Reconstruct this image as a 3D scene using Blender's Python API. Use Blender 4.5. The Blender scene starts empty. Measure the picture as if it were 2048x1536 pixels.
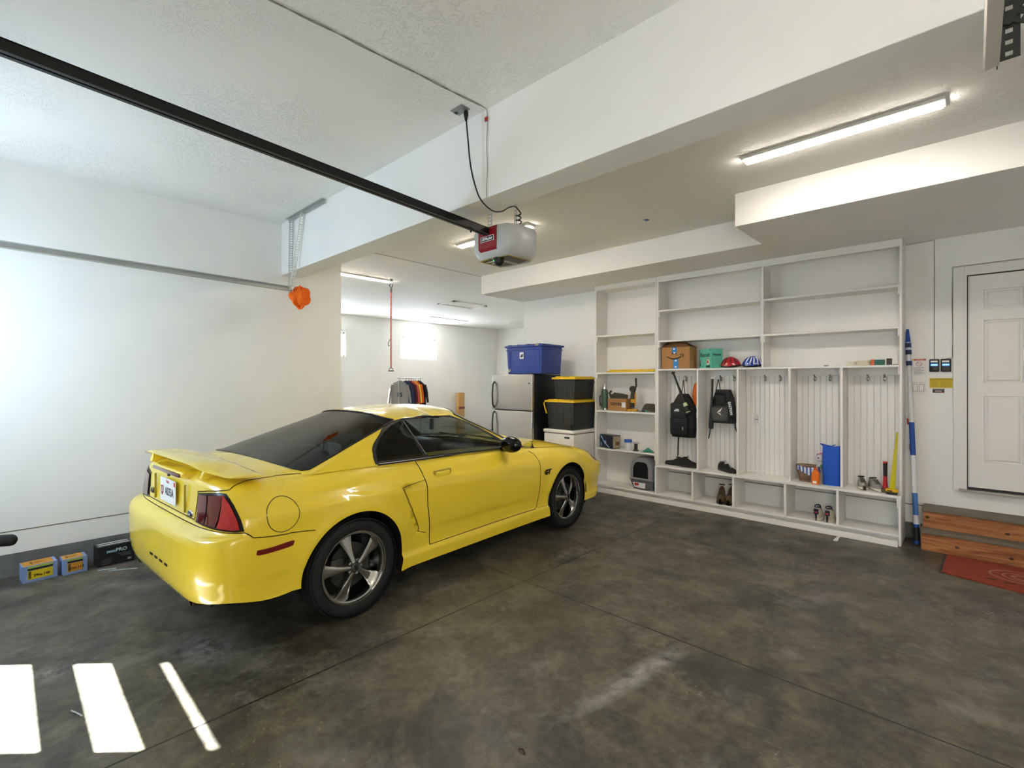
import bpy, bmesh, math, random
import numpy as np
from mathutils import Vector, Matrix, geometry
PI = math.pi
random.seed(7)
C = bpy.context.scene.collection
# ------------------------------------------------------------------ camera geometry
F_ = 969.0; CX = 1024.0; HY = 762.0; YAW = math.atan(921/969.0); CH = 1.57
_s, _c = math.sin(YAW), math.cos(YAW)
def P(px, py, X=None, Y=None, Z=None):
    """point of the place seen at a photo pixel, on the plane X=, Y= or Z="""
    l = (px-CX)/F_; v = (HY-py)/F_
    r = (-_s+_c*l, _c+_s*l, v)
    t = X/r[0] if X is not None else (Y/r[1] if Y is not None else (Z-CH)/r[2])
    return Vector((r[0]*t, r[1]*t, CH+r[2]*t))
cd = bpy.data.cameras.new('camera'); cam = bpy.data.objects.new('camera', cd); C.objects.link(cam)
cam.location = (0, 0, CH); cam.rotation_euler = (PI/2, 0, YAW)
cd.sensor_width = 36; cd.lens = 36*F_/2048; cd.shift_y = -6/2048; cd.clip_start = 0.02
bpy.context.scene.camera = cam
vs = bpy.context.scene.view_settings
vs.view_transform = 'Standard'; vs.look = 'None'; vs.gamma = 1; vs.use_curve_mapping = False
vs.exposure = 1.02

# ------------------------------------------------------------------ materials
def srgb(h):
    if isinstance(h, str):
        h = h.lstrip('#'); v = [int(h[i:i+2], 16)/255 for i in (0, 2, 4)]
    else: v = h
    return [x/12.92 if x <= .04045 else ((x+.055)/1.055)**2.4 for x in v]
MATS = {}
def mat(name, col, rough=.5, metal=0, bump=0, bscale=80, vary=0, coat=0, spec=.5, emit=0, trans=0, ior=1.45, alpha=1, vscale=6):
    if name in MATS: return MATS[name]
    m = bpy.data.materials.new(name); m.use_nodes = True
    nt = m.node_tree; b = nt.nodes['Principled BSDF']
    c = srgb(col)
    b.inputs['Base Color'].default_value = (*c, 1)
    b.inputs['Roughness'].default_value = rough; b.inputs['Metallic'].default_value = metal
    b.inputs['Specular IOR Level'].default_value = spec
    b.inputs['Coat Weight'].default_value = coat; b.inputs['Coat Roughness'].default_value = .03
    b.inputs['IOR'].default_value = ior
    if trans: b.inputs['Transmission Weight'].default_value = trans
    if emit:
        b.inputs['Emission Color'].default_value = (*c, 1); b.inputs['Emission Strength'].default_value = emit
    tc = nt.nodes.new('ShaderNodeTexCoord')
    if vary:
        n = nt.nodes.new('ShaderNodeTexNoise'); n.inputs['Scale'].default_value = vscale; n.inputs['Detail'].default_value = 6
        nt.links.new(tc.outputs['Object'], n.inputs['Vector'])
        mx = nt.nodes.new('ShaderNodeMix'); mx.data_type = 'RGBA'
        mx.inputs[6].default_value = (*[x*(1-vary) for x in c], 1); mx.inputs[7].default_value = (*[min(1, x*(1+vary)) for x in c], 1)
        nt.links.new(n.outputs['Fac'], mx.inputs[0]); nt.links.new(mx.outputs[2], b.inputs['Base Color'])
    if bump:
        n = nt.nodes.new('ShaderNodeTexNoise'); n.inputs['Scale'].default_value = bscale; n.inputs['Detail'].default_value = 4
        nt.links.new(tc.outputs['Object'], n.inputs['Vector'])
        bp = nt.nodes.new('ShaderNodeBump'); bp.inputs['Strength'].default_value = bump; bp.inputs['Distance'].default_value = .01
        nt.links.new(n.outputs['Fac'], bp.inputs['Height']); nt.links.new(bp.outputs['Normal'], b.inputs['Normal'])
    MATS[name] = m
    return m
def glassmat(name, tint, gloss=1.0):
    """thin tinted pane: see-through with a reflection on top"""
    if name in MATS: return MATS[name]
    m = bpy.data.materials.new(name); m.use_nodes = True; nt = m.node_tree; nt.nodes.clear()
    o = nt.nodes.new('ShaderNodeOutputMaterial'); t = nt.nodes.new('ShaderNodeBsdfTransparent'); t.inputs[0].default_value = (*tint, 1)
    g = nt.nodes.new('ShaderNodeBsdfGlossy'); g.inputs['Roughness'].default_value = .02
    f = nt.nodes.new('ShaderNodeLayerWeight'); f.inputs[0].default_value = .5
    pw = nt.nodes.new('ShaderNodeMath'); pw.operation = 'POWER'; pw.inputs[1].default_value = 4
    mu = nt.nodes.new('ShaderNodeMath'); mu.operation = 'MULTIPLY_ADD'; mu.inputs[1].default_value = .9*gloss; mu.inputs[2].default_value = .05*gloss
    nt.links.new(f.outputs['Facing'], pw.inputs[0])
    mx = nt.nodes.new('ShaderNodeMixShader')
    nt.links.new(pw.outputs[0], mu.inputs[0]); nt.links.new(mu.outputs[0], mx.inputs[0])
    nt.links.new(t.outputs[0], mx.inputs[1]); nt.links.new(g.outputs[0], mx.inputs[2]); nt.links.new(mx.outputs[0], o.inputs[0])
    MATS[name] = m; return m
def N(nt, t, **kw):
    n = nt.nodes.new(t)
    for k, v in kw.items(): setattr(n, k, v)
    return n
def wall_mat():
    m = mat('wall_paint', '#f1f0eb', rough=.7, spec=.25); nt = m.node_tree; b = nt.nodes['Principled BSDF']
    tc = nt.nodes['Texture Coordinate']
    n = N(nt, 'ShaderNodeTexNoise'); n.inputs['Scale'].default_value = 90; n.inputs['Detail'].default_value = 3
    bp = N(nt, 'ShaderNodeBump'); bp.inputs['Strength'].default_value = .06; bp.inputs['Distance'].default_value = .005
    nt.links.new(tc.outputs['Object'], n.inputs['Vector']); nt.links.new(n.outputs[0], bp.inputs['Height']); nt.links.new(bp.outputs[0], b.inputs['Normal'])
    n2 = N(nt, 'ShaderNodeTexNoise'); n2.inputs['Scale'].default_value = 1.7; n2.inputs['Detail'].default_value = 5
    r = N(nt, 'ShaderNodeMapRange'); r.inputs[1].default_value = .3; r.inputs[2].default_value = .7; r.inputs[3].default_value = .95; r.inputs[4].default_value = 1.0
    hs = N(nt, 'ShaderNodeHueSaturation'); hs.inputs['Color'].default_value = b.inputs['Base Color'].default_value
    nt.links.new(tc.outputs['Object'], n2.inputs['Vector']); nt.links.new(n2.outputs[0], r.inputs[0]); nt.links.new(r.outputs[0], hs.inputs['Value']); nt.links.new(hs.outputs[0], b.inputs['Base Color'])
    return m
def ceil_mat():
    """knock-down plaster: stretched thin ridges"""
    m = mat('ceiling_texture', '#f0efea', rough=.75, spec=.2); nt = m.node_tree; b = nt.nodes['Principled BSDF']
    tc = nt.nodes['Texture Coordinate']
    n0 = N(nt, 'ShaderNodeTexNoise'); n0.inputs['Scale'].default_value = 6; n0.inputs['Detail'].default_value = 2
    ad = N(nt, 'ShaderNodeVectorMath', operation='MULTIPLY_ADD'); ad.inputs[1].default_value = (.3, .3, .3)
    nt.links.new(tc.outputs['Object'], n0.inputs['Vector']); nt.links.new(n0.outputs['Color'], ad.inputs[0]); nt.links.new(tc.outputs['Object'], ad.inputs[2])
    n = N(nt, 'ShaderNodeTexNoise'); n.inputs['Scale'].default_value = 22; n.inputs['Detail'].default_value = 3; n.inputs['Distortion'].default_value = 1.5
    nt.links.new(ad.outputs[0], n.inputs['Vector'])
    r = N(nt, 'ShaderNodeMapRange'); r.interpolation_type = 'SMOOTHSTEP'
    r.inputs[1].default_value = .50; r.inputs[2].default_value = .56
    nt.links.new(n.outputs[0], r.inputs[0])
    n3 = N(nt, 'ShaderNodeTexNoise'); n3.inputs['Scale'].default_value = 1.2; n3.inputs['Detail'].default_value = 2
    nt.links.new(tc.outputs['Object'], n3.inputs['Vector'])
    r3 = N(nt, 'ShaderNodeMapRange'); r3.inputs[1].default_value = .4; r3.inputs[2].default_value = .65
    nt.links.new(n3.outputs[0], r3.inputs[0])
    mu = N(nt, 'ShaderNodeMath', operation='MULTIPLY'); nt.links.new(r.outputs[0], mu.inputs[0]); nt.links.new(r3.outputs[0], mu.inputs[1])
    bp = N(nt, 'ShaderNodeBump'); bp.inputs['Strength'].default_value = .7; bp.inputs['Distance'].default_value = .006
    nt.links.new(mu.outputs[0], bp.inputs['Height']); nt.links.new(bp.outputs[0], b.inputs['Normal'])
    return m
def floor_mat():
    m = mat('stained_concrete', '#55534b', rough=.4, spec=.5); nt = m.node_tree; b = nt.nodes['Principled BSDF']
    tc = nt.nodes['Texture Coordinate']; L = nt.links.new
    def noise(sc, det, rough=.6, dist=0, vec=None, off=(0, 0, 0), scl=(1, 1, 1)):
        mp = N(nt, 'ShaderNodeMapping'); mp.inputs['Location'].default_value = off; mp.inputs['Scale'].default_value = scl
        L(tc.outputs['Object'], mp.inputs[0])
        n = N(nt, 'ShaderNodeTexNoise'); n.inputs['Scale'].default_value = sc; n.inputs['Detail'].default_value = det
        n.inputs['Roughness'].default_value = rough; n.inputs['Distortion'].default_value = dist; L(mp.outputs[0], n.inputs['Vector']); return n
    def ramp(src, stops):
        r = N(nt, 'ShaderNodeValToRGB'); e = r.color_ramp.elements
        e[0].position, e[0].color = stops[0][0], (*srgb(stops[0][1]), 1); e[1].position, e[1].color = stops[1][0], (*srgb(stops[1][1]), 1)
        for p, c in stops[2:]:
            x = e.new(p); x.color = (*srgb(c), 1)
        L(src, r.inputs[0]); return r
    def mix(a, bb, f, t='MIX'):
        x = N(nt, 'ShaderNodeMix'); x.data_type = 'RGBA'; x.blend_type = t
        if isinstance(f, float): x.inputs[0].default_value = f
        else: L(f, x.inputs[0])
        L(a, x.inputs[6]); 
        if isinstance(bb, tuple): x.inputs[7].default_value = bb
        else: L(bb, x.inputs[7])
        return x.outputs[2]
    big = ramp(noise(.9, 8, .58, .25).outputs[0], [(.36, '#211f1a'), (.66, '#736d5c'), (.5, '#474337')])
    mid = ramp(noise(4.0, 7, .6, .15, off=(3, 1, 0)).outputs[0], [(.36, '#1f1e1a'), (.64, '#7b7564'), (.5, '#48443a')])
    col = mix(big.outputs[0], mid.outputs[0], .5)
    fine = ramp(noise(19, 9, .72, .2, off=(2, 8, 0)).outputs[0], [(.36, '#26241f'), (.66, '#857f6d')])
    col = mix(col, fine.outputs[0], .28)
    # pale paint and mud spots
    def thr(n, a, bb):
        r = N(nt, 'ShaderNodeMapRange'); r.inputs[1].default_value = a; r.inputs[2].default_value = bb; L(n.outputs[0], r.inputs[0]); return r.outputs[0]
    def mul(a, bb):
        x = N(nt, 'ShaderNodeMath', operation='MULTIPLY'); L(a, x.inputs[0]); 
        if isinstance(bb, float): x.inputs[1].default_value = bb
        else: L(bb, x.inputs[1])
        return x.outputs[0]
    sp = mul(thr(noise(38, 4, .6, .5, scl=(1, 1.6, 1)), .62, .67), thr(noise(1.3, 3, off=(5, 5, 0)), .55, .66))
    col = mix(col, (.42, .41, .38, 1), mul(sp, .85))
    sm = mul(thr(noise(2.6, 8, .7, .3, off=(9, 2, 0), scl=(1.3, .9, 1)), .55, .75), .45)
    col = mix(col, (.34, .33, .31, 1), sm)
    dk = mul(thr(noise(1.6, 5, .6, 1, off=(1, 7, 0)), .52, .66), .7)
    col = mix(col, (.018, .018, .017, 1), dk)
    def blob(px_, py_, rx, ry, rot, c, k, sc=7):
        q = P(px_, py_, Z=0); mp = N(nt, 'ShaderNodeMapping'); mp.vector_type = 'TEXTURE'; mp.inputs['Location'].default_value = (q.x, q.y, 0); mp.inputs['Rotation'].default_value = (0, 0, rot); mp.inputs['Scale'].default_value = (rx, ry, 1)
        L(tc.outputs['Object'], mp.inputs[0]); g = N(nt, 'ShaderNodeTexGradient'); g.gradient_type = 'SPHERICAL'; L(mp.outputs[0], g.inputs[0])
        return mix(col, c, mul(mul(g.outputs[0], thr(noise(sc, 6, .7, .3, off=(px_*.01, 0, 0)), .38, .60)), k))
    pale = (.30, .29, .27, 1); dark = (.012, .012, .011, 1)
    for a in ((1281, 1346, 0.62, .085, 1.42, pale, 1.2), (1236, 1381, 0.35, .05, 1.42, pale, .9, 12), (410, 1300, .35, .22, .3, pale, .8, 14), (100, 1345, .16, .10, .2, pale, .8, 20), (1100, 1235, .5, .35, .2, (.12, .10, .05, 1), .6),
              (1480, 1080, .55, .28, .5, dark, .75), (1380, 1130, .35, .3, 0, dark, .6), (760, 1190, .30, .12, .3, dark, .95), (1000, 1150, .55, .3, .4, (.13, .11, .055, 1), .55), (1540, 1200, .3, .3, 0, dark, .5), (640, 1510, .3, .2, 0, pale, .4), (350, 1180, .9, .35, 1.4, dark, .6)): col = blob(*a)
    # saw-cut joints
    se = N(nt, 'ShaderNodeSeparateXYZ'); L(tc.outputs['Object'], se.inputs[0])
    def line(out, pos, w):
        a = N(nt, 'ShaderNodeMath', operation='SUBTRACT'); L(out, a.inputs[0]); a.inputs[1].default_value = pos
        c = N(nt, 'ShaderNodeMath', operation='ABSOLUTE'); L(a.outputs[0], c.inputs[0])
        d = N(nt, 'ShaderNodeMath', operation='LESS_THAN'); L(c.outputs[0], d.inputs[0]); d.inputs[1].default_value = w; return d.outputs[0]
    j = N(nt, 'ShaderNodeMath', operation='MAXIMUM'); L(line(se.outputs[0], -2.55, .006), j.inputs[0]); L(line(se.outputs[1], 2.825, .006), j.inputs[1])
    col = mix(col, (.008, .008, .007, 1), j.outputs[0])
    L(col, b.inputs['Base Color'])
    rr = N(nt, 'ShaderNodeMapRange'); rr.inputs[1].default_value = .3; rr.inputs[2].default_value = .7; rr.inputs[3].default_value = .30; rr.inputs[4].default_value = .55
    L(noise(3.5, 6, .65).outputs[0], rr.inputs[0]); L(rr.outputs[0], b.inputs['Roughness'])
    bp = N(nt, 'ShaderNodeBump'); bp.inputs['Strength'].default_value = .12; bp.inputs['Distance'].default_value = .01
    L(noise(26, 6, .7).outputs[0], bp.inputs['Height']); L(bp.outputs[0], b.inputs['Normal'])
    return m
WALL = wall_mat(); CEIL = ceil_mat(); FLOOR = floor_mat()
CURB = mat('stem_wall_concrete', '#6f6f6e', rough=.85, vary=.4, vscale=9, bump=.3, bscale=30)
WHITE = mat('shelf_paint', '#eceae5', rough=.45, spec=.35)
TRIM = mat('trim_paint', '#e6e4df', rough=.4)
BLACK = mat('black_plastic', '#141415', rough=.45)
BLACKG = mat('gloss_black', '#0b0b0c', rough=.12)
STEEL = mat('galvanized_steel', '#b9bcb8', rough=.38, metal=.45, vary=.15, vscale=40)
DSTEEL = mat('dark_steel', '#3b3c3b', rough=.45, metal=.7)
CHROME = mat('polished_metal', '#d6d6d6', rough=.1, metal=1)
CARD = mat('cardboard', '#ab7d4d', rough=.85, vary=.08, vscale=20)
INK = mat('black_ink', '#17181a', rough=.7)
PAPER = mat('white_label', '#e8e8e6', rough=.6)

# ------------------------------------------------------------------ mesh building
class MB:
    def __init__(s): s.bm = bmesh.new()
    def _add(s, vs_, fs, M=None):
        v = [s.bm.verts.new(M @ Vector(p) if M is not None else p) for p in vs_]
        for f in fs:
            try: s.bm.faces.new([v[i] for i in f])
            except ValueError: pass
        return v
    def box(s, x0, x1, y0, y1, z0, z1, bev=0, M=None, seg=2):
        t = bmesh.new(); bmesh.ops.create_cube(t, size=1)
        for v in t.verts: v.co = Vector(((x0+x1)/2+v.co.x*(x1-x0), (y0+y1)/2+v.co.y*(y1-y0), (z0+z1)/2+v.co.z*(z1-z0)))
        if bev: bmesh.ops.bevel(t, geom=t.edges[:], offset=bev, segments=seg, profile=.5, affect='EDGES')
        s.merge(t, M); return s
    def merge(s, t, M=None):
        t.verts.index_update()
        v = [s.bm.verts.new(M @ a.co if M is not None else a.co) for a in t.verts]
        for f in t.faces:
            try: s.bm.faces.new([v[a.index] for a in f.verts])
            except ValueError: pass
        t.free()
    def frustum(s, bot, top, z0, z1, bev=0, M=None):
        """bot/top = (x0,x1,y0,y1)"""
        t = bmesh.new(); a, b = bot, top
        p = [(a[0], a[2], z0), (a[1], a[2], z0), (a[1], a[3], z0), (a[0], a[3], z0), (b[0], b[2], z1), (b[1], b[2], z1), (b[1], b[3], z1), (b[0], b[3], z1)]
        v = [t.verts.new(q) for q in p]
        for f in ((0, 3, 2, 1), (4, 5, 6, 7), (0, 1, 5, 4), (1, 2, 6, 5), (2, 3, 7, 6), (3, 0, 4, 7)): t.faces.new([v[i] for i in f])
        if bev: bmesh.ops.bevel(t, geom=t.edges[:], offset=bev, segments=3, profile=.5, affect='EDGES')
        s.merge(t, M); return s
    def cyl(s, p0, p1, r0, r1=None, n=20, cap=True, M=None):
        r1 = r0 if r1 is None else r1; p0 = Vector(p0); p1 = Vector(p1)
        return s.rings([(p0, r0), (p1, r1)], n, cap, M)
    def rings(s, pr, n=12, cap=True, M=None, closed=False):
        pts = [Vector(p) for p, r in pr]; vs_ = []; k = len(pts); up = None
        for i in range(k):
            if closed: d = (pts[(i+1) % k]-pts[i-1])
            else: d = pts[min(i+1, k-1)]-pts[max(i-1, 0)]
            d = d.normalized() if d.length > 1e-9 else Vector((0, 0, 1))
            if up is None:
                up = Vector((0, 0, 1)) if abs(d.z) < .9 else Vector((1, 0, 0))
            a = (up-d*up.dot(d))
            if a.length < 1e-6: a = d.orthogonal()
            a.normalize(); up = a; b = d.cross(a); r = pr[i][1]
            for j in range(n):
                t = 2*PI*j/n; vs_.append(pts[i]+(a*math.cos(t)+b*math.sin(t))*r)
        fs = []
        for i in range(k if closed else k-1):
            for j in range(n):
                i2 = (i+1) % k
                fs.append((i*n+j, i*n+(j+1) % n, i2*n+(j+1) % n, i2*n+j))
        if cap and not closed: fs += [tuple(range(n))[::-1], tuple((k-1)*n+j for j in range(n))]
        s._add(vs_, fs, M); return s
    def tube(s, pts, r, n=8, closed=False, M=None, cap=True): return s.rings([(p, r) for p in pts], n, cap, M, closed)
    def lathe(s, prof, n=32, M=None, cap=True):
        """prof = [(r, z)] around local z"""
        vs_ = []; k = len(prof)
        for r, z in prof:
            for j in range(n): vs_.append((r*math.cos(2*PI*j/n), r*math.sin(2*PI*j/n), z))
        fs = [(i*n+j, i*n+(j+1) % n, (i+1)*n+(j+1) % n, (i+1)*n+j) for i in range(k-1) for j in range(n)]
        if cap:
            if prof[0][0] > 1e-5: fs.append(tuple(range(n))[::-1])
            if prof[-1][0] > 1e-5: fs.append(tuple((k-1)*n+j for j in range(n)))
        s._add(vs_, fs, M); return s
    def prism(s, pts, d, M=None):
        """pts = planar 3D loop, d = extrusion vector"""
        d = Vector(d); k = len(pts); vs_ = [Vector(p) for p in pts]+[Vector(p)+d for p in pts]
        fs = [tuple(range(k))[::-1], tuple(range(k, 2*k))]+[(i, (i+1) % k, (i+1) % k+k, i+k) for i in range(k)]
        s._add(vs_, fs, M); return s
    def ball(s, c, r, n=16, M=None, m=None):
        c = Vector(c); r = (r, r, r) if not hasattr(r, '__len__') else r; m = m or n//2
        vs_ = [c+Vector((0, 0, -r[2]))]; 
        for i in range(1, m):
            a = -PI/2+PI*i/m
            for j in range(n): vs_.append(c+Vector((r[0]*math.cos(a)*math.cos(2*PI*j/n), r[1]*math.cos(a)*math.sin(2*PI*j/n), r[2]*math.sin(a))))
        vs_.append(c+Vector((0, 0, r[2]))); T = len(vs_)-1
        fs = [(0, 1+(j+1) % n, 1+j) for j in range(n)]+[(1+i*n+j, 1+i*n+(j+1) % n, 1+(i+1)*n+(j+1) % n, 1+(i+1)*n+j) for i in range(m-2) for j in range(n)]
        fs += [(T, 1+(m-2)*n+j, 1+(m-2)*n+(j+1) % n) for j in range(n)]
        s._add(vs_, fs, M); return s
    def grid(s, f, nu, nv, M=None, cu=False):
        """f(u,v) -> point, u,v in 0..1"""
        vs_ = [f(i/nu, j/nv) for i in range(nu if cu else nu+1) for j in range(nv+1)]
        w = nv+1; K = nu if cu else nu+1
        fs = [(i*w+j, ((i+1) % K)*w+j, ((i+1) % K)*w+j+1, i*w+j+1) for i in range(nu) for j in range(nv)]
        s._add(vs_, fs, M); return s
def build(mb, name, m, parent=None, ang=35, world=False, sub=0, solid=0):
    bm = mb.bm
    if parent is not None and world:
        inv = Matrix(parent['_m']) if False else parent.matrix_basis.inverted()
        q = parent.parent
        if q is not None: inv = inv @ q.matrix_basis.inverted()
        for v in bm.verts: v.co = inv @ v.co
    bmesh.ops.recalc_face_normals(bm, faces=bm.faces[:])
    me = bpy.data.meshes.new(name); bm.to_mesh(me); bm.free()
    if m is not None: me.materials.append(m)
    if ang:
        me.polygons.foreach_set('use_smooth', [True]*len(me.polygons)); me.set_sharp_from_angle(angle=math.radians(ang))
    o = bpy.data.objects.new(name, me); C.objects.link(o)
    if parent is not None: o.parent = parent
    if solid:
        md = o.modifiers.new('thickness', 'SOLIDIFY'); md.thickness = solid; md.offset = 0
    if sub:
        md = o.modifiers.new('smooth', 'SUBSURF'); md.levels = sub; md.render_levels = sub
    return o
def tag(o, label, cat, group=None, kind=None):
    o['label'] = label; o['category'] = cat
    if group: o['group'] = group
    if kind: o['kind'] = kind
    return o
def thing(name, label, cat, loc=(0, 0, 0), rz=0, group=None, rx=0, ry=0):
    o = bpy.data.objects.new(name, None); C.objects.link(o); o.empty_display_size = .1
    o.rotation_mode = 'XYZ'
    o.matrix_basis = Matrix.Translation(Vector(loc)) @ Matrix.Rotation(rz, 4, 'Z') @ Matrix.Rotation(ry, 4, 'Y') @ Matrix.Rotation(rx, 4, 'X')
    return tag(o, label, cat, group)
def struct(mb, name, m, parent=None, ang=0, **k):
    o = build(mb, name, m, parent, ang=ang, **k)
    if parent is None: o['kind'] = 'structure'
    return o
def B(*a, **k): return MB().box(*a, **k)
def dup(root, loc=None, label=None, rz=None, group=None):
    def cp(o, par):
        c = o.copy(); C.objects.link(c)
        if par is not None: c.parent = par
        for ch in [q for q in bpy.data.objects if q.parent == o]: cp(ch, c)
        return c
    r = cp(root, None)
    if loc is not None: r.location = loc
    if rz is not None: r.rotation_euler[2] = rz
    if label: r['label'] = label
    if group: r['group'] = group
    return r
def text(s, size, m, parent, M, name='lettering', depth=.0006, world=False, bold=0, shear=0, sx=1.0):
    """flat lettering: text plane x = reading direction, y = up, facing +z of M"""
    cu = bpy.data.curves.new('t', 'FONT'); cu.body = s; cu.size = size; cu.align_x = 'CENTER'; cu.align_y = 'CENTER'
    cu.extrude = depth; cu.offset = bold; cu.shear = shear; cu.resolution_u = 3
    o = bpy.data.objects.new('t', cu); C.objects.link(o)
    dg = bpy.context.evaluated_depsgraph_get(); dg.update()
    me = bpy.data.meshes.new_from_object(o.evaluated_get(dg)); bpy.data.objects.remove(o)
    T = Matrix(M) @ Matrix.Diagonal((sx, 1, 1, 1))
    if parent is not None and world:
        inv = parent.matrix_basis.inverted()
        if parent.parent is not None: inv = inv @ parent.parent.matrix_basis.inverted()
        T = inv @ T
    me.transform(T); me.materials.clear(); me.materials.append(m); me.name = name
    q = bpy.data.objects.new(name, me); C.objects.link(q)
    if parent is not None: q.parent = parent
    return q
def face(loc, right, up):
    """matrix whose x = right, y = up, z = outward"""
    r = Vector(right).normalized(); u = Vector(up); u = (u-r*u.dot(r)).normalized(); n = r.cross(u)
    M = Matrix.Identity(4)
    for i in range(3): M[i][0] = r[i]; M[i][1] = u[i]; M[i][2] = n[i]; M[i][3] = loc[i]
    return M
FRONT = lambda x, y, z: face((x, y, z), (1, 0, 0), (0, 0, 1))     # facing the camera side (-Y)

# ------------------------------------------------------------------ the room
XL = -5.6; YE = 2.857; ZA = 3.32; ZB = 3.235; ZSO = 2.945; YW = 6.25; XF = -11.3; YFAR = 11.15; XC = -5.66; XR = 1.7; YN = -1.1
struct(B(XF-.2, XR+.2, YN-.25, YFAR+.2, -.12, 0), 'floor', FLOOR)
struct(B(XL-.0, XR+.1, YN-.1, 2.2, ZA, ZA+.1), 'ceiling', CEIL)
struct(B(XF-.1, XR+.1, 2.25, YFAR+.1, ZB, ZB+.2), 'ceiling', CEIL)
struct(B(XL-.15, XL, YN-.15, YE, .18, ZA+.05), 'wall_left', WALL)
struct(B(XL-.15, XL+.012, YN-.15, YE+.004, 0, .18), 'wall_left_stem', CURB)
# wall_left lower board seam
struct(B(XL, XL+.012, YN, YE-.002, .182, .362, bev=.003), 'baseboard_left', WALL)
SEAM = mat('seam_line', '#6d655a', rough=.9)
struct(B(XL, XL+.0135, YN, YE-.003, .361, .366), 'trim_3', SEAM)
struct(B(-3.0, 3, YW-.0135, YW, .340, .345), 'trim_4', SEAM)
struct(B(XF, XL-.15, YE-.15, YE-.001, 0, ZB), 'wall_inner', WALL)
struct(B(XR, XR+.15, YN-.15, YW+.1, 0, ZA+.05), 'wall_right', WALL)
wb_ = MB(); wb_.box(XC, 3, YW, YW+.15, .16, ZSO+.05); wb_.box(XC, -.49, YW, YW+.15, 0, .16); struct(wb_, 'wall_back', WALL)
struct(B(-.489, 3, YW+.02, YW+.15, 0, .159), 'wall_back_stem', CURB)
struct(MB().box(-.49, 3, YW-.012, YW-.0005, .162, .34, bev=.003).box(-3.0, -.51, YW-.012, YW-.0005, .02, .34, bev=.003), 'baseboard_back', WALL)
struct(B(XC, XC+.15, YW+.15, YFAR, 0, ZB), 'wall_return', WALL)
struct(B(XF, XC+.1, YFAR, YFAR+.15, 0, ZB), 'wall_far_back', WALL)
# window wall of the far bay with real openings
WINS = [(3.95, 5.88), (7.48, 8.70)]; WZ0, WZ1 = 2.18, 2.79
w = MB(); ys = [YE-.3, WINS[0][0], WINS[0][1], WINS[1][0], WINS[1][1], YFAR+.2]
w.box(XF-.15, XF, ys[0], ys[-1], 0, WZ0); w.box(XF-.15, XF, ys[0], ys[-1], WZ1, ZB)
for a, b in ((0, 1), (2, 3), (4, 5)): w.box(XF-.15, XF, ys[a], ys[b], WZ0, WZ1)
struct(w, 'wall_far_left', WALL)
for i, (a, b) in enumerate(WINS):
    f = MB()
    for q in ((a, b, WZ0, WZ0+.035), (a, b, WZ1-.035, WZ1), (a, a+.035, WZ0, WZ1), (b-.035, b, WZ0, WZ1)): f.box(XF-.12, XF-.06, *q)
    wo = struct(f, 'window_%d' % (i+1), TRIM)
    build(B(XF-.10, XF-.095, a+.03, b-.03, WZ0+.03, WZ1-.03), 'pane', glassmat('clear_glass', (.95, .97, .97)), wo, ang=0)
# beam and soffits
struct(B(XL, XR+.1, 2.15, 2.37, 2.752, ZA+.05, bev=.004), 'beam', WALL)
struct(B(-1.536, XR+.1, 4.50, YW+.1, ZSO, ZB+.05, bev=.004), 'soffit_near_door', WALL)
struct(B(XC, -1.530, 5.246, YW+.1, ZSO, ZB+.05, bev=.004), 'soffit_over_shelves', WALL)
# front wall with one sectional garage door (behind the camera)
DX0, DX1, DZ = -5.22, .07, 2.68
fw_ = MB(); fw_.box(XL-.15, DX0, YN-.15, YN, 0, ZA); fw_.box(DX1, XR, YN-.15, YN, 0, ZA); fw_.box(DX0, DX1, YN-.15, YN, DZ, ZA)
struct(fw_, 'wall_front', WALL)
rows = [(1.49, 1.815), (2.025, 2.245), (2.50, 2.56)]; wx = (-5.06, -4.125)
cols = [(-5.02, -4.07)]
d = MB(); zc = [0]+[q for r in rows for q in r]+[DZ]
for a, b in zip(zc[0::2], zc[1::2]): d.box(DX0, DX1, YN-.08, YN-.055, a, b)
for a, b in rows: d.box(DX0, wx[0], YN-.08, YN-.055, a, b); d.box(wx[1], DX1, YN-.08, YN-.055, a, b)
go = struct(d, 'door_2', TRIM)
for a, b in rows: build(B(wx[0], wx[1], YN-.07, YN-.065, a, b), 'pane', glassmat('clear_glass', (1, 1, 1)), go, ang=0)

# house door with casing and threshold
dx0, dz0, dz1 = -.034, .57, 2.555; dw = .86
door = MB(); door.box(dx0, dx0+dw, YW-.004, YW+.03, dz0, dz1)
do = struct(door, 'door_1', TRIM)
pn = MB()
def panel(x0, x1, z0, z1):
    # raised panel: groove frame + pillow
    t = [(0, .0), (.014, -.008), (.03, -.001), (.045, -.001)]
    loops = []
    for off, dep in ((0, .000), (.004, .013), (.014, .014), (.030, .003), (.046, .002)):
        loops.append([(x0+off, YW-.0045-.012+dep, z0+off), (x1-off, YW-.0045-.012+dep, z0+off), (x1-off, YW-.0045-.012+dep, z1-off), (x0+off, YW-.0045-.012+dep, z1-off)])
    vs_ = [p for l in loops for p in l]; fs = []
    for i in range(len(loops)-1):
        for j in range(4): fs.append((i*4+j, i*4+(j+1) % 4, (i+1)*4+(j+1) % 4, (i+1)*4+j))
    fs.append(tuple((len(loops)-1)*4+j for j in range(4)))
    pn._add(vs_, fs)
for x0 in (dx0+.11, dx0+.50):
    for z0, z1 in ((dz0+1.66, dz0+1.84), (dz0+.98, dz0+1.56), (dz0+.25, dz0+.86)): panel(x0, x0+.25, z0, z1)
slab = MB()
xs = [dx0+.004, dx0+.11, dx0+.36, dx0+.50, dx0+.75, dx0+dw-.004]; zs_ = [dz0+.01, dz0+.25, dz0+.86, dz0+.98, dz0+1.56, dz0+1.66, dz0+1.84, dz1-.006]
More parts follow.
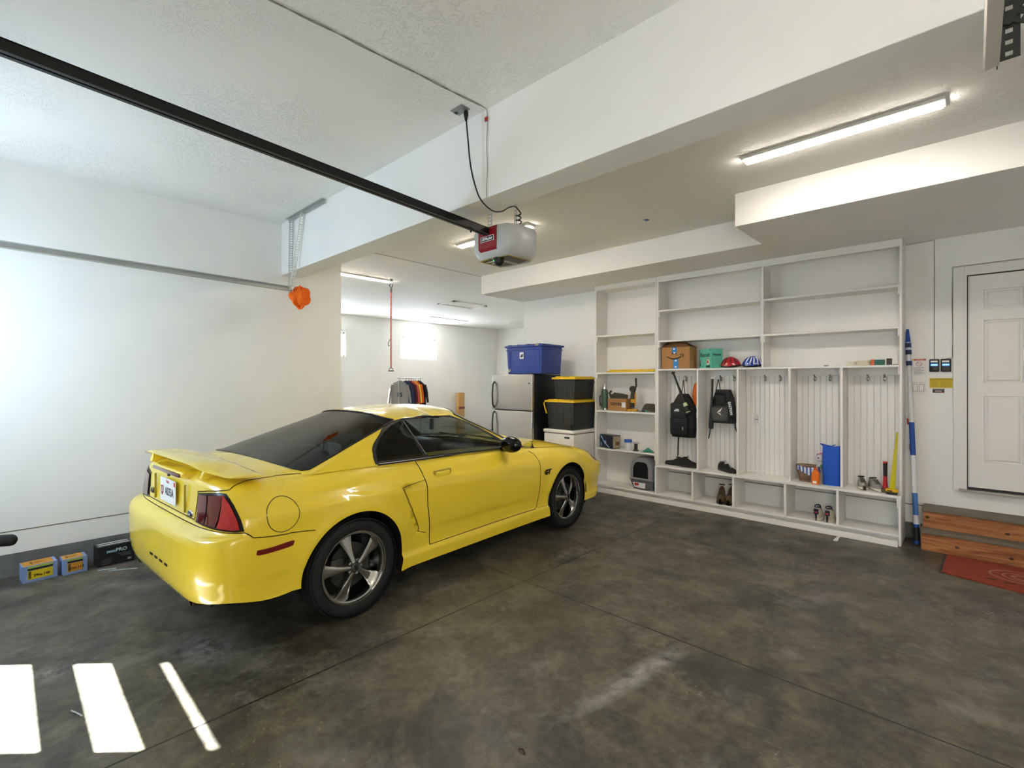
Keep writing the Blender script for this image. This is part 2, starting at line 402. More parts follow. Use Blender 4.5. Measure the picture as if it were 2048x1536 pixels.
for a in (0, 2, 4): slab.box(xs[a], xs[a+1], YW-.016, YW-.005, zs_[0], zs_[-1])
for a in (1, 3):
    for b in (0, 2, 4, 6): slab.box(xs[a], xs[a+1], YW-.016, YW-.005, zs_[b], zs_[b+1])
build(slab, 'door_slab', TRIM, do, ang=0)
build(pn, 'raised_panel', TRIM, do, ang=25)
cs = MB()
cs.box(dx0-.10, dx0-.02, YW-.032, YW, dz0-.03, dz1+.09, bev=.004); cs.box(dx0-.02, dx0+1.0, YW-.032, YW, dz1+.02, dz1+.09, bev=.004)
cs.box(dx0-.022, dx0-.004, YW-.045, YW, dz0-.02, dz1+.02); cs.box(dx0-.004, dx0+1.0, YW-.045, YW, dz1+.004, dz1+.02)
struct(cs, 'trim_1', TRIM)
build(B(dx0-.06, dx0+1.0, YW-.06, YW, dz0-.035, dz0-.012, bev=.003), 'threshold', mat('threshold_aluminium', '#9b9790', rough=.4, metal=.6), do, ang=0)
build(MB().box(dx0-.004, dx0+.0035, YW-.0172, YW-.004, dz0-.012, dz1+.003).box(dx0, dx0+dw, YW-.0172, YW-.004, dz1-.0055, dz1+.003), 'door_gap', BLACK, do, ang=0)
build(B(dx0+.004, dx0+dw, YW-.0165, YW-.004, dz0-.012, dz0+.01), 'door_sweep', BLACK, do, ang=0)

# ceiling seam in the far bay + attic hatch
tr = MB(); a = P(745, 505, Z=ZB); b = P(962, 553, Z=ZB)
tr.tube([a+Vector((0, 0, -.002)), b+Vector((0, 0, -.002))], .0025, 5)
struct(tr, 'trim_2', mat('seam_grey', '#8d8880', rough=.9))
hx0, hx1, hy0, hy1 = -8.33, -7.78, 6.44, 7.38
h = MB()
for q in ((hx0, hx1, hy0, hy0+.05), (hx0, hx1, hy1-.05, hy1), (hx0, hx0+.05, hy0, hy1), (hx1-.05, hx1, hy0, hy1)): h.box(*q, ZB-.022, ZB)
h.box(hx0+.05, hx1-.05, hy0+.05, hy1-.05, ZB-.006, ZB)
tag(struct(h, 'ceiling_hatch', TRIM), 'white framed attic hatch in the ceiling of the far bay', 'hatch'); 

# ------------------------------------------------------------------ lights of the place
world = bpy.data.worlds.new('sky'); bpy.context.scene.world = world; world.use_nodes = True
wn = world.node_tree; bg = wn.nodes['Background']
bg.inputs[0].default_value = (.62, .78, 1, 1); bg.inputs[1].default_value = 6.0
sun = bpy.data.lights.new('sun', 'SUN'); sun.energy = 160; sun.angle = .009; sun.color = (1, .99, .97)
so = bpy.data.objects.new('sun', sun); C.objects.link(so)
dv = Vector((1, 1, -1.414)).normalized(); so.rotation_euler = dv.to_track_quat('-Z', 'Y').to_euler()
def area(name, loc, sx, sy, direction, power, col):
    l = bpy.data.lights.new(name, 'AREA'); l.shape = 'RECTANGLE'; l.size = sx; l.size_y = sy; l.energy = power; l.color = col
    o = bpy.data.objects.new(name, l); C.objects.link(o); o.location = loc
    o.rotation_euler = Vector(direction).to_track_quat('-Z', 'Z').to_euler(); return o
LEDC = (1, .90, .79)
def led(x0, y0, x1, y1, z, label, strength, group='led ceiling fixtures', w=.12):
    a = Vector((x0, y0, z)); b = Vector((x1, y1, z)); L_ = (b-a).length; r = math.atan2(b.y-a.y, b.x-a.x)
    t = thing('ceiling_light', label, 'light', (a+b)/2, r, group)
    build(B(-L_/2, L_/2, -w/2, w/2, -.022, 0, bev=.003), 'light_housing', TRIM, t)
    m = bpy.data.materials.get('led_diffuser_%g' % strength)
    if not m:
        m = mat('led_diffuser_%g' % strength, '#ffffff', emit=strength); m.node_tree.nodes['Principled BSDF'].inputs['Emission Color'].default_value = (*LEDC, 1)
    def f(u, v):
        an = PI*v; return Vector((-L_/2+.012+u*(L_-.024), -math.cos(an)*(w/2-.012), -.022-.014*math.sin(an)**.5))
    g = MB(); g.grid(f, 1, 10)
    g._add([f(0, j/10) for j in range(11)], [tuple(range(11))]); g._add([f(1, j/10) for j in range(11)], [tuple(range(11))])
    build(g, 'diffuser', m, t, ang=60)
    return t
# ================================================================== yellow coupe
CARX, CARY, CARA = -3.870, 1.569, math.radians(-3.79)
YEL = mat('yellow_paint', '#f4d638', rough=.26, coat=.75, spec=.5)
TIRE = mat('tire_rubber', '#1b1b1b', rough=.75, bump=.1, bscale=120)
ALLOY = mat('polished_alloy', '#b9b9b6', rough=.16, metal=1)
GAP = mat('panel_gap', '#15130a', rough=.9)
TINT = glassmat('tinted_glass', (.30, .33, .34), .9)
TINTD = glassmat('dark_tinted_glass', (.07, .07, .075), .8)
WSG = glassmat('windshield_glass', (.62, .70, .70), .8)
INT = mat('interior_charcoal', '#2b2c2e', rough=.7)
car = thing('coupe_car', 'yellow two-door sports coupe parked nose-in towards the shelves', 'car', (CARX, CARY, 0), math.pi/2-CARA)
def curve(xs, ys):
    xs = np.array(xs, float); ys = np.array(ys, float); n = len(xs)
    m = np.zeros(n); m[1:-1] = (ys[2:]-ys[:-2])/(xs[2:]-xs[:-2]); m[0] = (ys[1]-ys[0])/(xs[1]-xs[0]); m[-1] = (ys[-1]-ys[-2])/(xs[-1]-xs[-2])
    # limit slopes to keep it monotone where the data is
    d = (ys[1:]-ys[:-1])/(xs[1:]-xs[:-1])
    for i in range(1, n-1):
        if d[i-1]*d[i] <= 0: m[i] = 0
        else: m[i] = math.copysign(min(abs(m[i]), 3*min(abs(d[i-1]), abs(d[i]))), m[i])
    def f(x):
        x = min(max(x, xs[0]), xs[-1]); i = min(int(np.searchsorted(xs, x, 'right'))-1, n-2); h = xs[i+1]-xs[i]; t = (x-xs[i])/h
        return (2*t**3-3*t*t+1)*ys[i]+(t**3-2*t*t+t)*h*m[i]+(-2*t**3+3*t*t)*ys[i+1]+(t**3-t*t)*h*m[i+1]
    return f
XA, XB = -.45, 2.90                       # side part of the body, caps beyond
ZS = curve([-.5, -.3, .25, .65, 1.2, 1.75, 2.05, 2.35, 2.57, 2.75, 2.90], [.962, .970, .958, .942, .925, .900, .868, .842, .822, .800, .775])
ZBT = curve([-.5, -.42, -.2, .2, .40, 2.16, 2.3, 2.9], [.305, .31, .31, .195, .195, .195, .22, .22])
PZ = curve([.15, .19, .285, .31, .42, .45, .60, .72, .795, .82, .88, .94, 1.0], [.945, .985, .988, .966, .974, .984, 1.0, 1.0, .992, .975, .958, .925, .88])
BX = curve([-.45, 0, .6, 1.4, 2.0, 2.57, 2.9], [.905, .913, .897, .897, .902, .905, .885])
XR_ = curve([.28, .31, .36, .50, .62, .672, .700, .712, .74, .85, .93, .96, 1.0], [-.855, -.875, -.892, -.905, -.905, -.895, -.868, -.822, -.815, -.806, -.802, -.800, -.790])
XFT = curve([.20, .26, .36, .47, .56, .60, .625, .66, .72, .80], [3.46, 3.53, 3.57, 3.59, 3.57, 3.56, 3.53, 3.51, 3.45, 3.34])
def sup(phi, n):
    c, s = math.cos(phi), math.sin(phi); r = (abs(c)**n+abs(s)**n)**(-1/n); return r*c, r*s
SC = [(.376, .795), (.602, .812), (.612, .41), (.551, .429)]        # side scoop outline
def inpoly(x, y, p):
    r = False; j = len(p)-1
    for i in range(len(p)):
        if (p[i][1] > y) != (p[j][1] > y) and x < (p[j][0]-p[i][0])*(y-p[i][1])/(p[j][1]-p[i][1])+p[i][0]: r = not r
        j = i
    return r
ZC_DECK = curve([-.8, -.4, .2, 1, 1.9, 2.1, 2.35, 2.6, 2.9], [.062, .062, .07, .09, .07, .085, .088, .088, .080])
def halfw(x, z, v):
    y = BX(x)*PZ(z)
    if v > .72: y *= 1-.075*((v-.72)/.28)**2
    for cx in (0, 2.573):
        d = math.hypot(x-cx, z-.325)
        y += .016*math.exp(-((d-.385)/.055)**2)*(1 if z < .85 else math.exp(-((z-.85)/.05)**2))
    y += .014*math.exp(-((x+.05)/.45)**2-((z-.80)/.13)**2)
    if x > .37 and x < .62 and inpoly(x, z, SC):
        t = (z-.42)/(.80-.42); xl = .556+(.378-.556)*t
        y -= .038*max(0, min(1, (.612-x)/(.612-xl)))*min(1, (.812-z)/.03)*min(1, max(0, (z-.41)/.03))
    return y
def bd(u, v):
    """half body: u<0 rear cap, 0..1 side, 1..2 front cap; v 0..1 flank, 1..2 top"""
    vv = min(max(v, 0), 1)
    if u < 0:
        zb = .305+(.29-.305)*min(1, -u*1.5) + (.05*math.exp(-((u+.45)/.18)**2)); zs = .962; z = zb+(zs-zb)*vv
        k = min(1, -u*3); c, s = sup((1+u)*PI/2, 5.5 if z < .70 else 5.0)
        w = halfw(XA, z, vv); xr = XR_(z)
        if z < .70: xr = xr
        x = XA-(XA-xr)*c; y = w*s; C_ = .062; xc = x; pull = .0
    elif u <= 1:
        x = XA+u*(XB-XA); zb = ZBT(x); zs = ZS(x); z = zb+(zs-zb)*vv; y = halfw(x, z, vv); C_ = ZC_DECK(x); xc = x
    else:
        q = u-1; zb = .22; zs = .775-.085*(math.sin(q*PI/2))**1.5; z = zb+(zs-zb)*vv
        c, s = sup((1-q)*PI/2, 2.7+1.0*max(0, min(1, (.66-z)/.06))); w = halfw(XB, z, vv); x = XB+(XFT(z)-XB)*c; y = w*s; C_ = .080-.062*min(1, q*1.15)**1.3; xc = x
    if v <= 1: return Vector((x, y, z))
    r = v-1
    z2 = z+C_*(.45*(1-(1-r)**7)+.55*(1-(1-r)**2.2))
    if u < 0:
        xc2 = XA; x2 = x+(max(x, -.72)-x)*r*0+ (0); x2 = x+r*(XA-x)*.55
    elif u > 1: x2 = x+r*(XB-x)*.9
    else: x2 = x
    return Vector((x2, y*(1-r), z2))
CAPL = .75
def U2X(u): return (u*CAPL if u < 0 else (u*(XB-XA) if u <= 1 else (XB-XA)+(u-1)*CAPL))
def X2U(X):
    return X/CAPL if X < 0 else (X/(XB-XA) if X <= XB-XA else 1+(X-(XB-XA))/CAPL)
VS = .72
def side(x, z, S=None):
    """(x,z) on the flank -> parameters"""
    if x < XA or x > XB:
        lo, hi = (-1, 0) if x < XA else (1, 2)
        for _ in range(40):
            m = (lo+hi)/2; p = bd(m, vz(m, z))
            if (p.x < x) == (x < XA if x < XA else True):
                if x < XA: lo = m
                else: lo = m
            else: hi = m
        u = (lo+hi)/2
    else: u = (x-XA)/(XB-XA)
    return (u, vz(u, z))
def vz(u, z):
    a = bd(u, 0).z; b = bd(u, 1).z; return (z-a)/(b-a)
def rear(y, z):
    lo, hi = -1.0, 0.0
    for _ in range(40):
        m = (lo+hi)/2
        if bd(m, vz(m, z)).y < y: lo = m
        else: hi = m
    u = (lo+hi)/2; return (u, vz(u, z))
def top(x, y):
    u = (x-XA)/(XB-XA); ys = bd(u, 1).y; return (u, 1+max(0, 1-y/ys))
def nrm(S, u, v, umin, umax, vmin, vmax):
    e = .004; f = .012
    a = S(min(u+e, umax), v)-S(max(u-e, umin), v); b = S(u, min(v+f, vmax))-S(u, max(v-f, vmin))
    n = b.cross(a)
    return n
def densify(pts, d, closed=True):
    out = []; n = len(pts)
    for i in range(n if closed else n-1):
        a, b = pts[i], pts[(i+1) % n]; L_ = math.hypot(b[0]-a[0], b[1]-a[1]); k = max(1, int(L_/d))
        for j in range(k): out.append((a[0]+(b[0]-a[0])*j/k, a[1]+(b[1]-a[1])*j/k))
    if not closed: out.append(pts[-1])
    return out
def cdt(boundary, lines, gridpts):
    """points in a roughly metric 2D parameter plane; returns verts, tris"""
    vs_ = []; es = []
    def add(pl, closed):
        i0 = len(vs_); vs_.extend(Vector(p) for p in pl); n = len(pl)
        es.extend((i0+i, i0+(i+1) % n) for i in range(n if closed else n-1))
    add(boundary, True)
    for pl, cl in lines: add(pl, cl)
    vs_.extend(Vector(p) for p in gridpts)
    r = geometry.delaunay_2d_cdt(vs_, es, [], 0, 1e-5)
    return r[0], [tuple(f) for f in r[2]]
def surf_mesh(name, S, pts, tris, mt, parent, off=0.0, rng=(-1, 2, 0, 2), mirror=True, back=0.0, T=None):
    """points are in plane coords (X,V*VS); both flanks if mirror, else right (negative y) when mirror=='R'"""
    used = sorted({i for t in tris for i in t}); idx = {g: k for k, g in enumerate(used)}
    co = []; no = []
    for g in used:
        X, V = pts[g]; u = T(X) if T else X2U(X); v = V/VS
        u = min(max(u, rng[0]), rng[1]); v = min(max(v, rng[2]), rng[3])
        p = S(u, v); n = nrm(S, u, v, *rng)
        if n.length < 1e-9: n = Vector((0, 0, 1))
        n.normalize()
        if off < 0: pass
        co.append(p+n*off); no.append(n)
    V_ = []; Nn = []; Fc = []
    sides = (1, -1) if mirror is True else ((-1,) if mirror == 'R' else (1,))
    for sgn in sides:
        b = len(V_)
        for p, n in zip(co, no): V_.append((p.x, p.y*sgn, p.z)); Nn.append((n.x, n.y*sgn, n.z))
        for t in tris:
            f = [idx[i]+b for i in t]
            a, b2, c = (Vector(V_[i]) for i in f[:3]); fn = (b2-a).cross(c-a)
            if fn.dot(Vector(Nn[f[0]])+Vector(Nn[f[1]])+Vector(Nn[f[2]])) < 0: f = f[::-1]
            Fc.append(f)
    me = bpy.data.meshes.new(name); me.from_pydata(V_, [], Fc); me.materials.append(mt)
    me.polygons.foreach_set('use_smooth', [True]*len(Fc)); me.update()
    me.normals_split_custom_set_from_vertices(Nn)
    o = bpy.data.objects.new(name, me); C.objects.link(o); o.parent = parent
    return o
def plane(p): return (U2X(p[0]), p[1]*VS)
def surf_line(S, uvs, r, mt, parent, name='panel_gap', off=.0, both=True, rng=(-1, 2, 0, 2), step=.03, closed=False, right_only=False, mbs=None, T=None, TI=None):
    pl = densify([((TI or U2X)(u), v*VS) for u, v in uvs], step, closed)
    if closed: pl = pl
    pts = []
    for X, V in pl:
        u = (T or X2U)(X); v = V/VS; u = min(max(u, rng[0]), rng[1]); v = min(max(v, rng[2]), rng[3])
        n = nrm(S, u, v, *rng); n.normalize(); pts.append(S(u, v)+n*off)
    mb = mbs or MB()
    sides = (-1,) if right_only else (1, -1)
    for sg in sides: mb.tube([Vector((p.x, p.y*sg, p.z)) for p in pts], r, 6, closed=closed)
    if mbs is None: return build(mb, name, mt, parent)
# ---- outlines on the body
def circle_xz(cx, r, n=56):
    out = []
    for i in range(n):
        a = 2*PI*i/n; x = cx+r*math.cos(a); z = .325+r*math.sin(a); u = (x-XA)/(XB-XA)
        out.append((u, max(-.05, vz(u, z))))
    return out
ARCH = [(circle_xz(0, .378)), (circle_xz(2.573, .372))]
def arc_open(cx, r):
    out = []
    for i in range(65):
        a = -.5+ (PI+1)*i/64; x = cx+r*math.cos(a); z = .325+r*math.sin(a); u = (x-XA)/(XB-XA); v = vz(u, z)
        if v >= 0: out.append((u, v))
    a0, a1 = out[0], out[-1]
    return [(a0[0], 0)]+out+[(a1[0], 0)]
door_l = [(.655, .305), (.648, .42), (.612, .62), (.608, .80), (.600, .90), (.597, .945)]
door_f = [(1.985, .885), (2.04, .84), (2.055, .78), (2.05, .55), (2.045, .40), (2.03, .33), (2.0, .305)]
DOOR = [side(x, z) for x, z in door_l]+[(side(1.4, 0)[0], 1.0)]*0+[side(x, z) for x, z in door_f]
DOOR_V = [(u, min(v, 1)) for u, v in DOOR]
dtop = [((.597-XA)/(XB-XA), 1.0), ((1.96-XA)/(XB-XA), 1.0)]
DOORP = DOOR_V[:6]+dtop+DOOR_V[6:]
rb = [side(-.31, .648)] + [side(-.45, .668)]
rbump_line = [side(-.30, .650), side(-.45, .668), side(-.66, .690), side(-.695, .722), rear(.80, .722), rear(.7, .720), rear(.4, .716), (-1.0, vz(-1, .714))]
trunk_edge = [(-1.0, vz(-1, .745))]+[rear(y, .745) for y in (.3, .46)]+[rear(.47, .80), rear(.475, .912)]+[rear(.6, .930), rear(.735, .945), (-.37, 1.03), (-.30, 1.07), (-.15, 1.08), (0, 1.075), top(-.30, .735)]
tl = [rear(.475, .735), rear(.60, .730), rear(.74, .728), rear(.80, .728), side(-.735, .728), side(-.698, .730), side(-.710, .80), side(-.724, .87), side(-.738, .926), rear(.70, .930), rear(.6, .920), rear(.485, .905), rear(.478, .82)]
hood_edge = [top(2.0, .74), top(2.3, .745), top(2.6, .74), top(2.88, .70), (1.3, 1.12), (1.7, 1.10), (2.0, 1.12)]
fb_line = [side(2.86, .58), side(2.9, .60), (1.1, vz(1.1, .605)), (1.3, vz(1.3, .60)), (2, vz(2, .60))]
hl = [side(3.20, .628), (1.60, vz(1.6, .618)), (1.72, vz(1.72, .62)), (1.72, .97), (1.5, .97), side(3.16, .715), side(3.14, .70), side(3.165, .66)]
SCP = [side(*p) for p in SC]
SCP2 = [side(*p) for p in [(.392, .785), (.600, .802), (.606, .42), (.557, .436)]]
cab = [top(.20, .66), top(1.88, .66)]; cab = [(cab[0][0], cab[0][1]), (cab[1][0], cab[1][1]), (cab[1][0], 2.0), (cab[0][0], 2.0)]
lines = []
for a in ((0, .378), (2.573, .372)): lines.append((densify([plane(p) for p in arc_open(*a)], .05, False), False))
for pl, cl in ((DOORP, True), (rbump_line, False), (trunk_edge, False), (tl, True), (hood_edge, False), (fb_line, False), (hl, True), (SCP, True), (SCP2, True), (cab, False)):
    lines.append((densify([plane(p) for p in pl], .045, cl), cl))
W_ = U2X(2)-U2X(-1); X0 = U2X(-1); X1 = U2X(2)
bnd = densify([(X0, 0), (X1, 0), (X1, 2*VS), (X0, 2*VS)], .045)
gp = []
nx = int(W_/.034); nv = int(2*VS/.030)
for i in range(1, nx):
    for j in range(1, nv):
        gp.append((X0+W_*i/nx+.006*math.sin(j*12.9), 2*VS*j/nv+.0001*i % .0007))
pts, tris = cdt(bnd, lines, gp)
arches = [[plane(p) for p in arc_open(0, .378)], [plane(p) for p in arc_open(2.573, .372)]]
doorp = [plane(p) for p in DOORP]; tlp = [plane(p) for p in tl]; cabp = [plane(p) for p in cab]+[(plane(cab[1])[0], 3), (plane(cab[0])[0], 3)]
rbp = [plane(p) for p in rbump_line]; rbp = rbp+[(X0-1, rbp[-1][1]), (X0-1, -1), (rbp[0][0], -1)]
tkp = [plane(p) for p in trunk_edge]; tkp = tkp+[(tkp[-1][0], 3), (X0-1, 3), (X0-1, tkp[0][1])]
hdp = [plane(p) for p in hood_edge]; hdp = hdp+[(X1+1, hdp[-1][1]), (X1+1, 3), (hdp[0][0], 3)]
fbp = [plane(p) for p in fb_line]; fbp = fbp+[(X1+1, fbp[-1][1]), (X1+1, -1), (fbp[0][0], -1)]
hlp = [plane(p) for p in hl]
groups = {k: [] for k in ('body', 'door', 'rear_bumper', 'trunk_lid', 'hood', 'front_bumper', 'headlight')}
for t in tris:
    c = ((pts[t[0]][0]+pts[t[1]][0]+pts[t[2]][0])/3, (pts[t[0]][1]+pts[t[1]][1]+pts[t[2]][1])/3)
    if inpoly(*c, arches[0]) or inpoly(*c, arches[1]) or inpoly(*c, cabp): continue
    if inpoly(*c, tlp): continue
    k = 'body'
    if inpoly(*c, doorp): k = 'door'
    elif inpoly(*c, rbp): k = 'rear_bumper'
    elif inpoly(*c, hlp): k = 'headlight'
    elif inpoly(*c, tkp): k = 'trunk_lid'
    elif inpoly(*c, hdp): k = 'hood'
    elif inpoly(*c, fbp): k = 'front_bumper'
    groups[k].append(t)
for k in ('body', 'rear_bumper', 'trunk_lid', 'hood', 'front_bumper'): surf_mesh(k, bd, pts, groups[k], YEL, car)
HLM = mat('headlight_lens', '#a85f2c', rough=.25, coat=.2)
surf_mesh('headlight', bd, pts, groups['headlight'], HLM, car, mirror='R')['label'] = 'smoky amber wrap-round headlight'
surf_mesh('headlight', bd, pts, groups['headlight'], HLM, car, mirror='L')
doorR = surf_mesh('door', bd, pts, groups['door'], YEL, car, mirror='R')
doorL = surf_mesh('door', bd, pts, groups['door'], YEL, car, mirror='L')
# tail lamps: sub-mesh on the same surface, red lens with black bezel and dividers
def patch(S, uvp, name, mt, parent, off=.004, mirror=True, d=.025, rng=(-1, 2, 0, 2), T=None, TI=None, holes=None):
    pl = [((TI or U2X)(u), v*VS) for u, v in uvp]; b = densify(pl, d)
    xs = [p[0] for p in pl]; ys = [p[1] for p in pl]; g = []
    x = min(xs)+d/2
    while x < max(xs):
        y = min(ys)+d/2
        while y < max(ys):
            if inpoly(x, y, pl): g.append((x, y))
            y += d
        x += d
    p, t = cdt(b, [], g)
    t = [q for q in t if inpoly(sum(p[i][0] for i in q)/3, sum(p[i][1] for i in q)/3, pl)]
    return surf_mesh(name, S, p, t, mt, parent, off=off, mirror=mirror, rng=rng, T=T)
RED = mat('red_lens', '#b3101a', rough=.1, coat=1, vary=.5, vscale=45)
REDD = mat('dark_red_lens', '#5e0a10', rough=.1, coat=1)
BEZ = mat('lamp_bezel', '#120708', rough=.3)
def lerp2(a, b, t): return (a[0]+(b[0]-a[0])*t, a[1]+(b[1]-a[1])*t)
for mm in ('R', 'L'):
    t0 = patch(bd, tl, 'tail_light', BEZ, car, off=.001, mirror=mm)
    # three lenses: two on the rear face, one round the corner
    zt = lambda y: .896+(y-.48)*.07; zb_ = .747
    segs = [[rear(.495, zb_), rear(.600, zb_-.004), rear(.603, zt(.60)), rear(.498, zt(.5))], [rear(.612, zb_-.005), rear(.722, zb_-.006), rear(.726, zt(.72)), rear(.615, zt(.61))],
            [rear(.738, zb_-.006), rear(.80, .740), rear(.85, .738), side(-.715, .742), side(-.724, .80), side(-.736, .87), side(-.748, .914), rear(.725, .916)]]
    for sg, mt_ in zip(segs, (REDD, REDD, RED)): patch(bd, sg, 'lens', mt_, t0, off=.008, mirror=mm)
# panel gaps
def gaps(uvs, r=.0028, off=0.):
    for sg in (1, -1):
        g = MB(); surf_line(bd, uvs, r, GAP, car, mbs=g, right_only=True, off=off)
        if sg < 0:
            for v in g.bm.verts: v.co.y *= -1
        build(g, 'panel_gap', GAP, car)
gaps(rbump_line); gaps(trunk_edge); gaps(hood_edge[:4])
gaps(DOOR_V[:6], .0035); gaps(DOOR_V[6:]+[DOOR_V[0]], .0032)
gaps([SCP[1], SCP[0], SCP[3], SCP[2]], .0024, .0)
gaps([side(.395, .305), side(.655, .305)], .002); gaps([side(2.05, .31), side(2.185, .31)], .002)
fd = [side(-.49+.105*math.cos(a)*.9, .785+.100*math.sin(a)) for a in [2*PI*i/28 for i in range(28)]]
surf_line(bd, fd, .0022, GAP, car, name='fuel_door', right_only=True, closed=True, step=.02)
for mm in ('R', 'L'): patch(bd, [side(-.645, .590), side(-.63, .583), side(-.435, .592), side(-.425, .616), side(-.44, .622), side(-.64, .614)], 'side_marker', mat('marker_red', '#6e1012', rough=.2, coat=1), car, off=.003, mirror=mm)
for sg, dr_ in ((-1, doorR), (1, doorL)):
    p = bd(*side(.80, .832)); M_ = Matrix.Translation((.80, sg*(p.y-.004), .832)) @ Matrix.Rotation(sg*math.radians(-5), 4, 'X')
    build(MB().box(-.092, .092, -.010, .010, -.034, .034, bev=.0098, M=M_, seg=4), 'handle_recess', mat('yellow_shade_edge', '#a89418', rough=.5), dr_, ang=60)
    build(MB().box(-.082, .082, -.020, .020, -.026, .026, bev=.0195, M=M_, seg=5), 'door_handle', YEL, dr_, ang=60)
# bumper slots and number-plate recess edges
for y in (-.26, -.16, -.06, .04):
    p = bd(*rear(abs(y), .455)); build(MB().box(p.x-.004, p.x+.02, y-.028, y+.028, .448, .462, bev=.003), 'bumper_slot', GAP, car)
# ---- greenhouse
GT = 1.0
ZRS, ZRC = 1.268, 1.322
XRG = curve([0, .5, .85, 1], [-.40, .045, .37, .50]); XFG = curve([0, .5, .85, 1], [2.13, 1.78, 1.50, 1.38])
WG = curve([0, .3, .6, .85, 1], [.775, .700, .628, .570, .540]); RCR = .26; RCF = .42
def belt(k):      # k: 0 rear centre .. 1 side .. 2 front centre -> handled through x
    return k
def gh(u, v):
    vv = min(max(v, 0), 1); w = WG(vv)
    xr, xf = XRG(vv), XFG(vv); xa = xr+RCR; xb = xf-RCF
    if u < 0:
        c, s = sup((1+u)*PI/2, 4.2); x = xa-RCR*c; y = w*s; k = (1-s)**.8 if s < 1 else 0; k = max(0, 1-s**3)
        z0 = .968+.045*k; z1 = ZRS+(ZRC-ZRS)*k
    elif u <= 1:
        x = xa+u*(xb-xa); y = w; z0 = .968-.040*u; z1 = ZRS+.012*math.sin(PI*u)
    else:
        q = u-1; c, s = sup((1-q)*PI/2, 2.6); x = xb+RCF*c; y = w*s; k = 1-s**2.5
        z0 = .928-.0*k-.02*(1-k)*0+.015*k; z1 = ZRS+(ZRC-ZRS)*k
    z = z0+(z1-z0)*vv
    if v > .9 and v <= 1: pass
    if v <= 1: return Vector((x, y, z))
    r = v-1; xm = .98; zc = 1.352
    f = 1-(1-r)**2.3
    return Vector((x+(xm-x)*r, y*(1-r), z+(zc-z)*f))
GL = 1.05; GS = 1.35
def gU2X(u): return u*.6 if u < 0 else (u*GS if u <= 1 else GS+(u-1)*.75)
def gX2U(X): return X/.6 if X < 0 else (X/GS if X <= GS else 1+(X-GS)/.75)
def gside(x, z):
    """flank (x,z) -> u,v by iteration"""
    v = .5; u = .5
    for _ in range(25):
        xr, xf = XRG(v), XFG(v); xa = xr+RCR; xb = xf-RCF
        if x < xa:
            lo, hi = -1., 0.
            for _ in range(25):
                m = (lo+hi)/2
                if gh(m, v).x < x: lo = m
                else: hi = m
            u = (lo+hi)/2
        elif x > xb:
            lo, hi = 1., 2.
            for _ in range(25):
                m = (lo+hi)/2
                if gh(m, v).x < x: lo = m
                else: hi = m
            u = (lo+hi)/2
        else: u = (x-xa)/(xb-xa)
        a, b = gh(u, 0).z, gh(u, 1).z; v = min(.999, max(0, (z-a)/(b-a)))
    return (u, v)
QW = [(.262, .985), (.275, 1.03), (.33, 1.105), (.42, 1.175), (.52, 1.222), (.615, 1.245), (.665, 1.10), (.70, .975)]
DW = [(.735, .972), (.70, 1.10), (.655, 1.250), (.80, 1.262), (1.0, 1.262), (1.18, 1.238), (1.36, 1.175), (1.52, 1.09), (1.66, .995), (1.735, .938), (1.70, .936)]
qw = [gside(*p) for p in QW]; dwn = [gside(*p) for p in DW]
TRM = [(.235, .968), (.247, 1.035), (.31, 1.12), (.41, 1.195), (.52, 1.245), (.655, 1.272), (.82, 1.284), (1.0, 1.284), (1.19, 1.260), (1.38, 1.195), (1.54, 1.108), (1.70, 1.0), (1.80, .938), (1.80, .925)]
trm = [gside(*p) for p in TRM]
bkl = [(-1.0, .045)]+[(-1+.1*i*.9, .045) for i in range(1, 7)]+[(-.33, .06), (-.345, .5), (-.36, .96)]+[(-1.0, .975)]
bk = [(-1, .05), (-.8, .05), (-.6, .05), (-.42, .052), (-.375, .07), (-.355, .3), (-.345, .6), (-.335, .90), (-.36, .955), (-.6, .965), (-.8, .968), (-1, .97)]
wsd = [(2, .02), (1.7, .02), (1.42, .02), (1.30, .04), (1.34, .5), (1.40, .94), (1.6, .965), (2, .97)]
gl = []
for pl, cl in ((qw, True), (dwn, True), (trm, True), (bk, False), (wsd, False)):
    gl.append((densify([(gU2X(p[0]), p[1]*VS) for p in pl], .03, cl), cl))
gX0, gX1 = gU2X(-1), gU2X(2)
gb = densify([(gX0, 0), (gX1, 0), (gX1, 2*VS), (gX0, 2*VS)], .035)
gg = []
nx = int((gX1-gX0)/.035); nv = int(2*VS/.035)
for i in range(1, nx):
    for j in range(1, nv): gg.append((gX0+(gX1-gX0)*i/nx+.005*math.sin(j*7.7), 2*VS*j/nv))
gp_, gt = cdt(gb, gl, gg)
def gpl(pl, extra=()): return [(gU2X(p[0]), p[1]*VS) for p in pl]+list(extra)
qp, dp_, tp_ = gpl(qw), gpl(dwn), gpl(trm); bp_ = gpl(bk, [(gX0-1, .97*VS), (gX0-1, .05*VS)]); wp = gpl(wsd, [(gX1+1, .97*VS), (gX1+1, .02*VS)])
gg_ = {k: [] for k in ('roof', 'quarter_window', 'door_window', 'window_trim', 'rear_window', 'windshield')}
for t in gt:
    c = (sum(gp_[i][0] for i in t)/3, sum(gp_[i][1] for i in t)/3); k = 'roof'
    if inpoly(*c, qp): k = 'quarter_window'
    elif inpoly(*c, dp_): k = 'door_window'
    elif inpoly(*c, tp_): k = 'window_trim'
    elif inpoly(*c, bp_): k = 'rear_window'
    elif inpoly(*c, wp): k = 'windshield'
    gg_[k].append(t)
surf_mesh('roof', gh, gp_, gg_['roof'], YEL, car, T=gX2U)
TRB = mat('black_window_trim', '#101011', rough=.35)
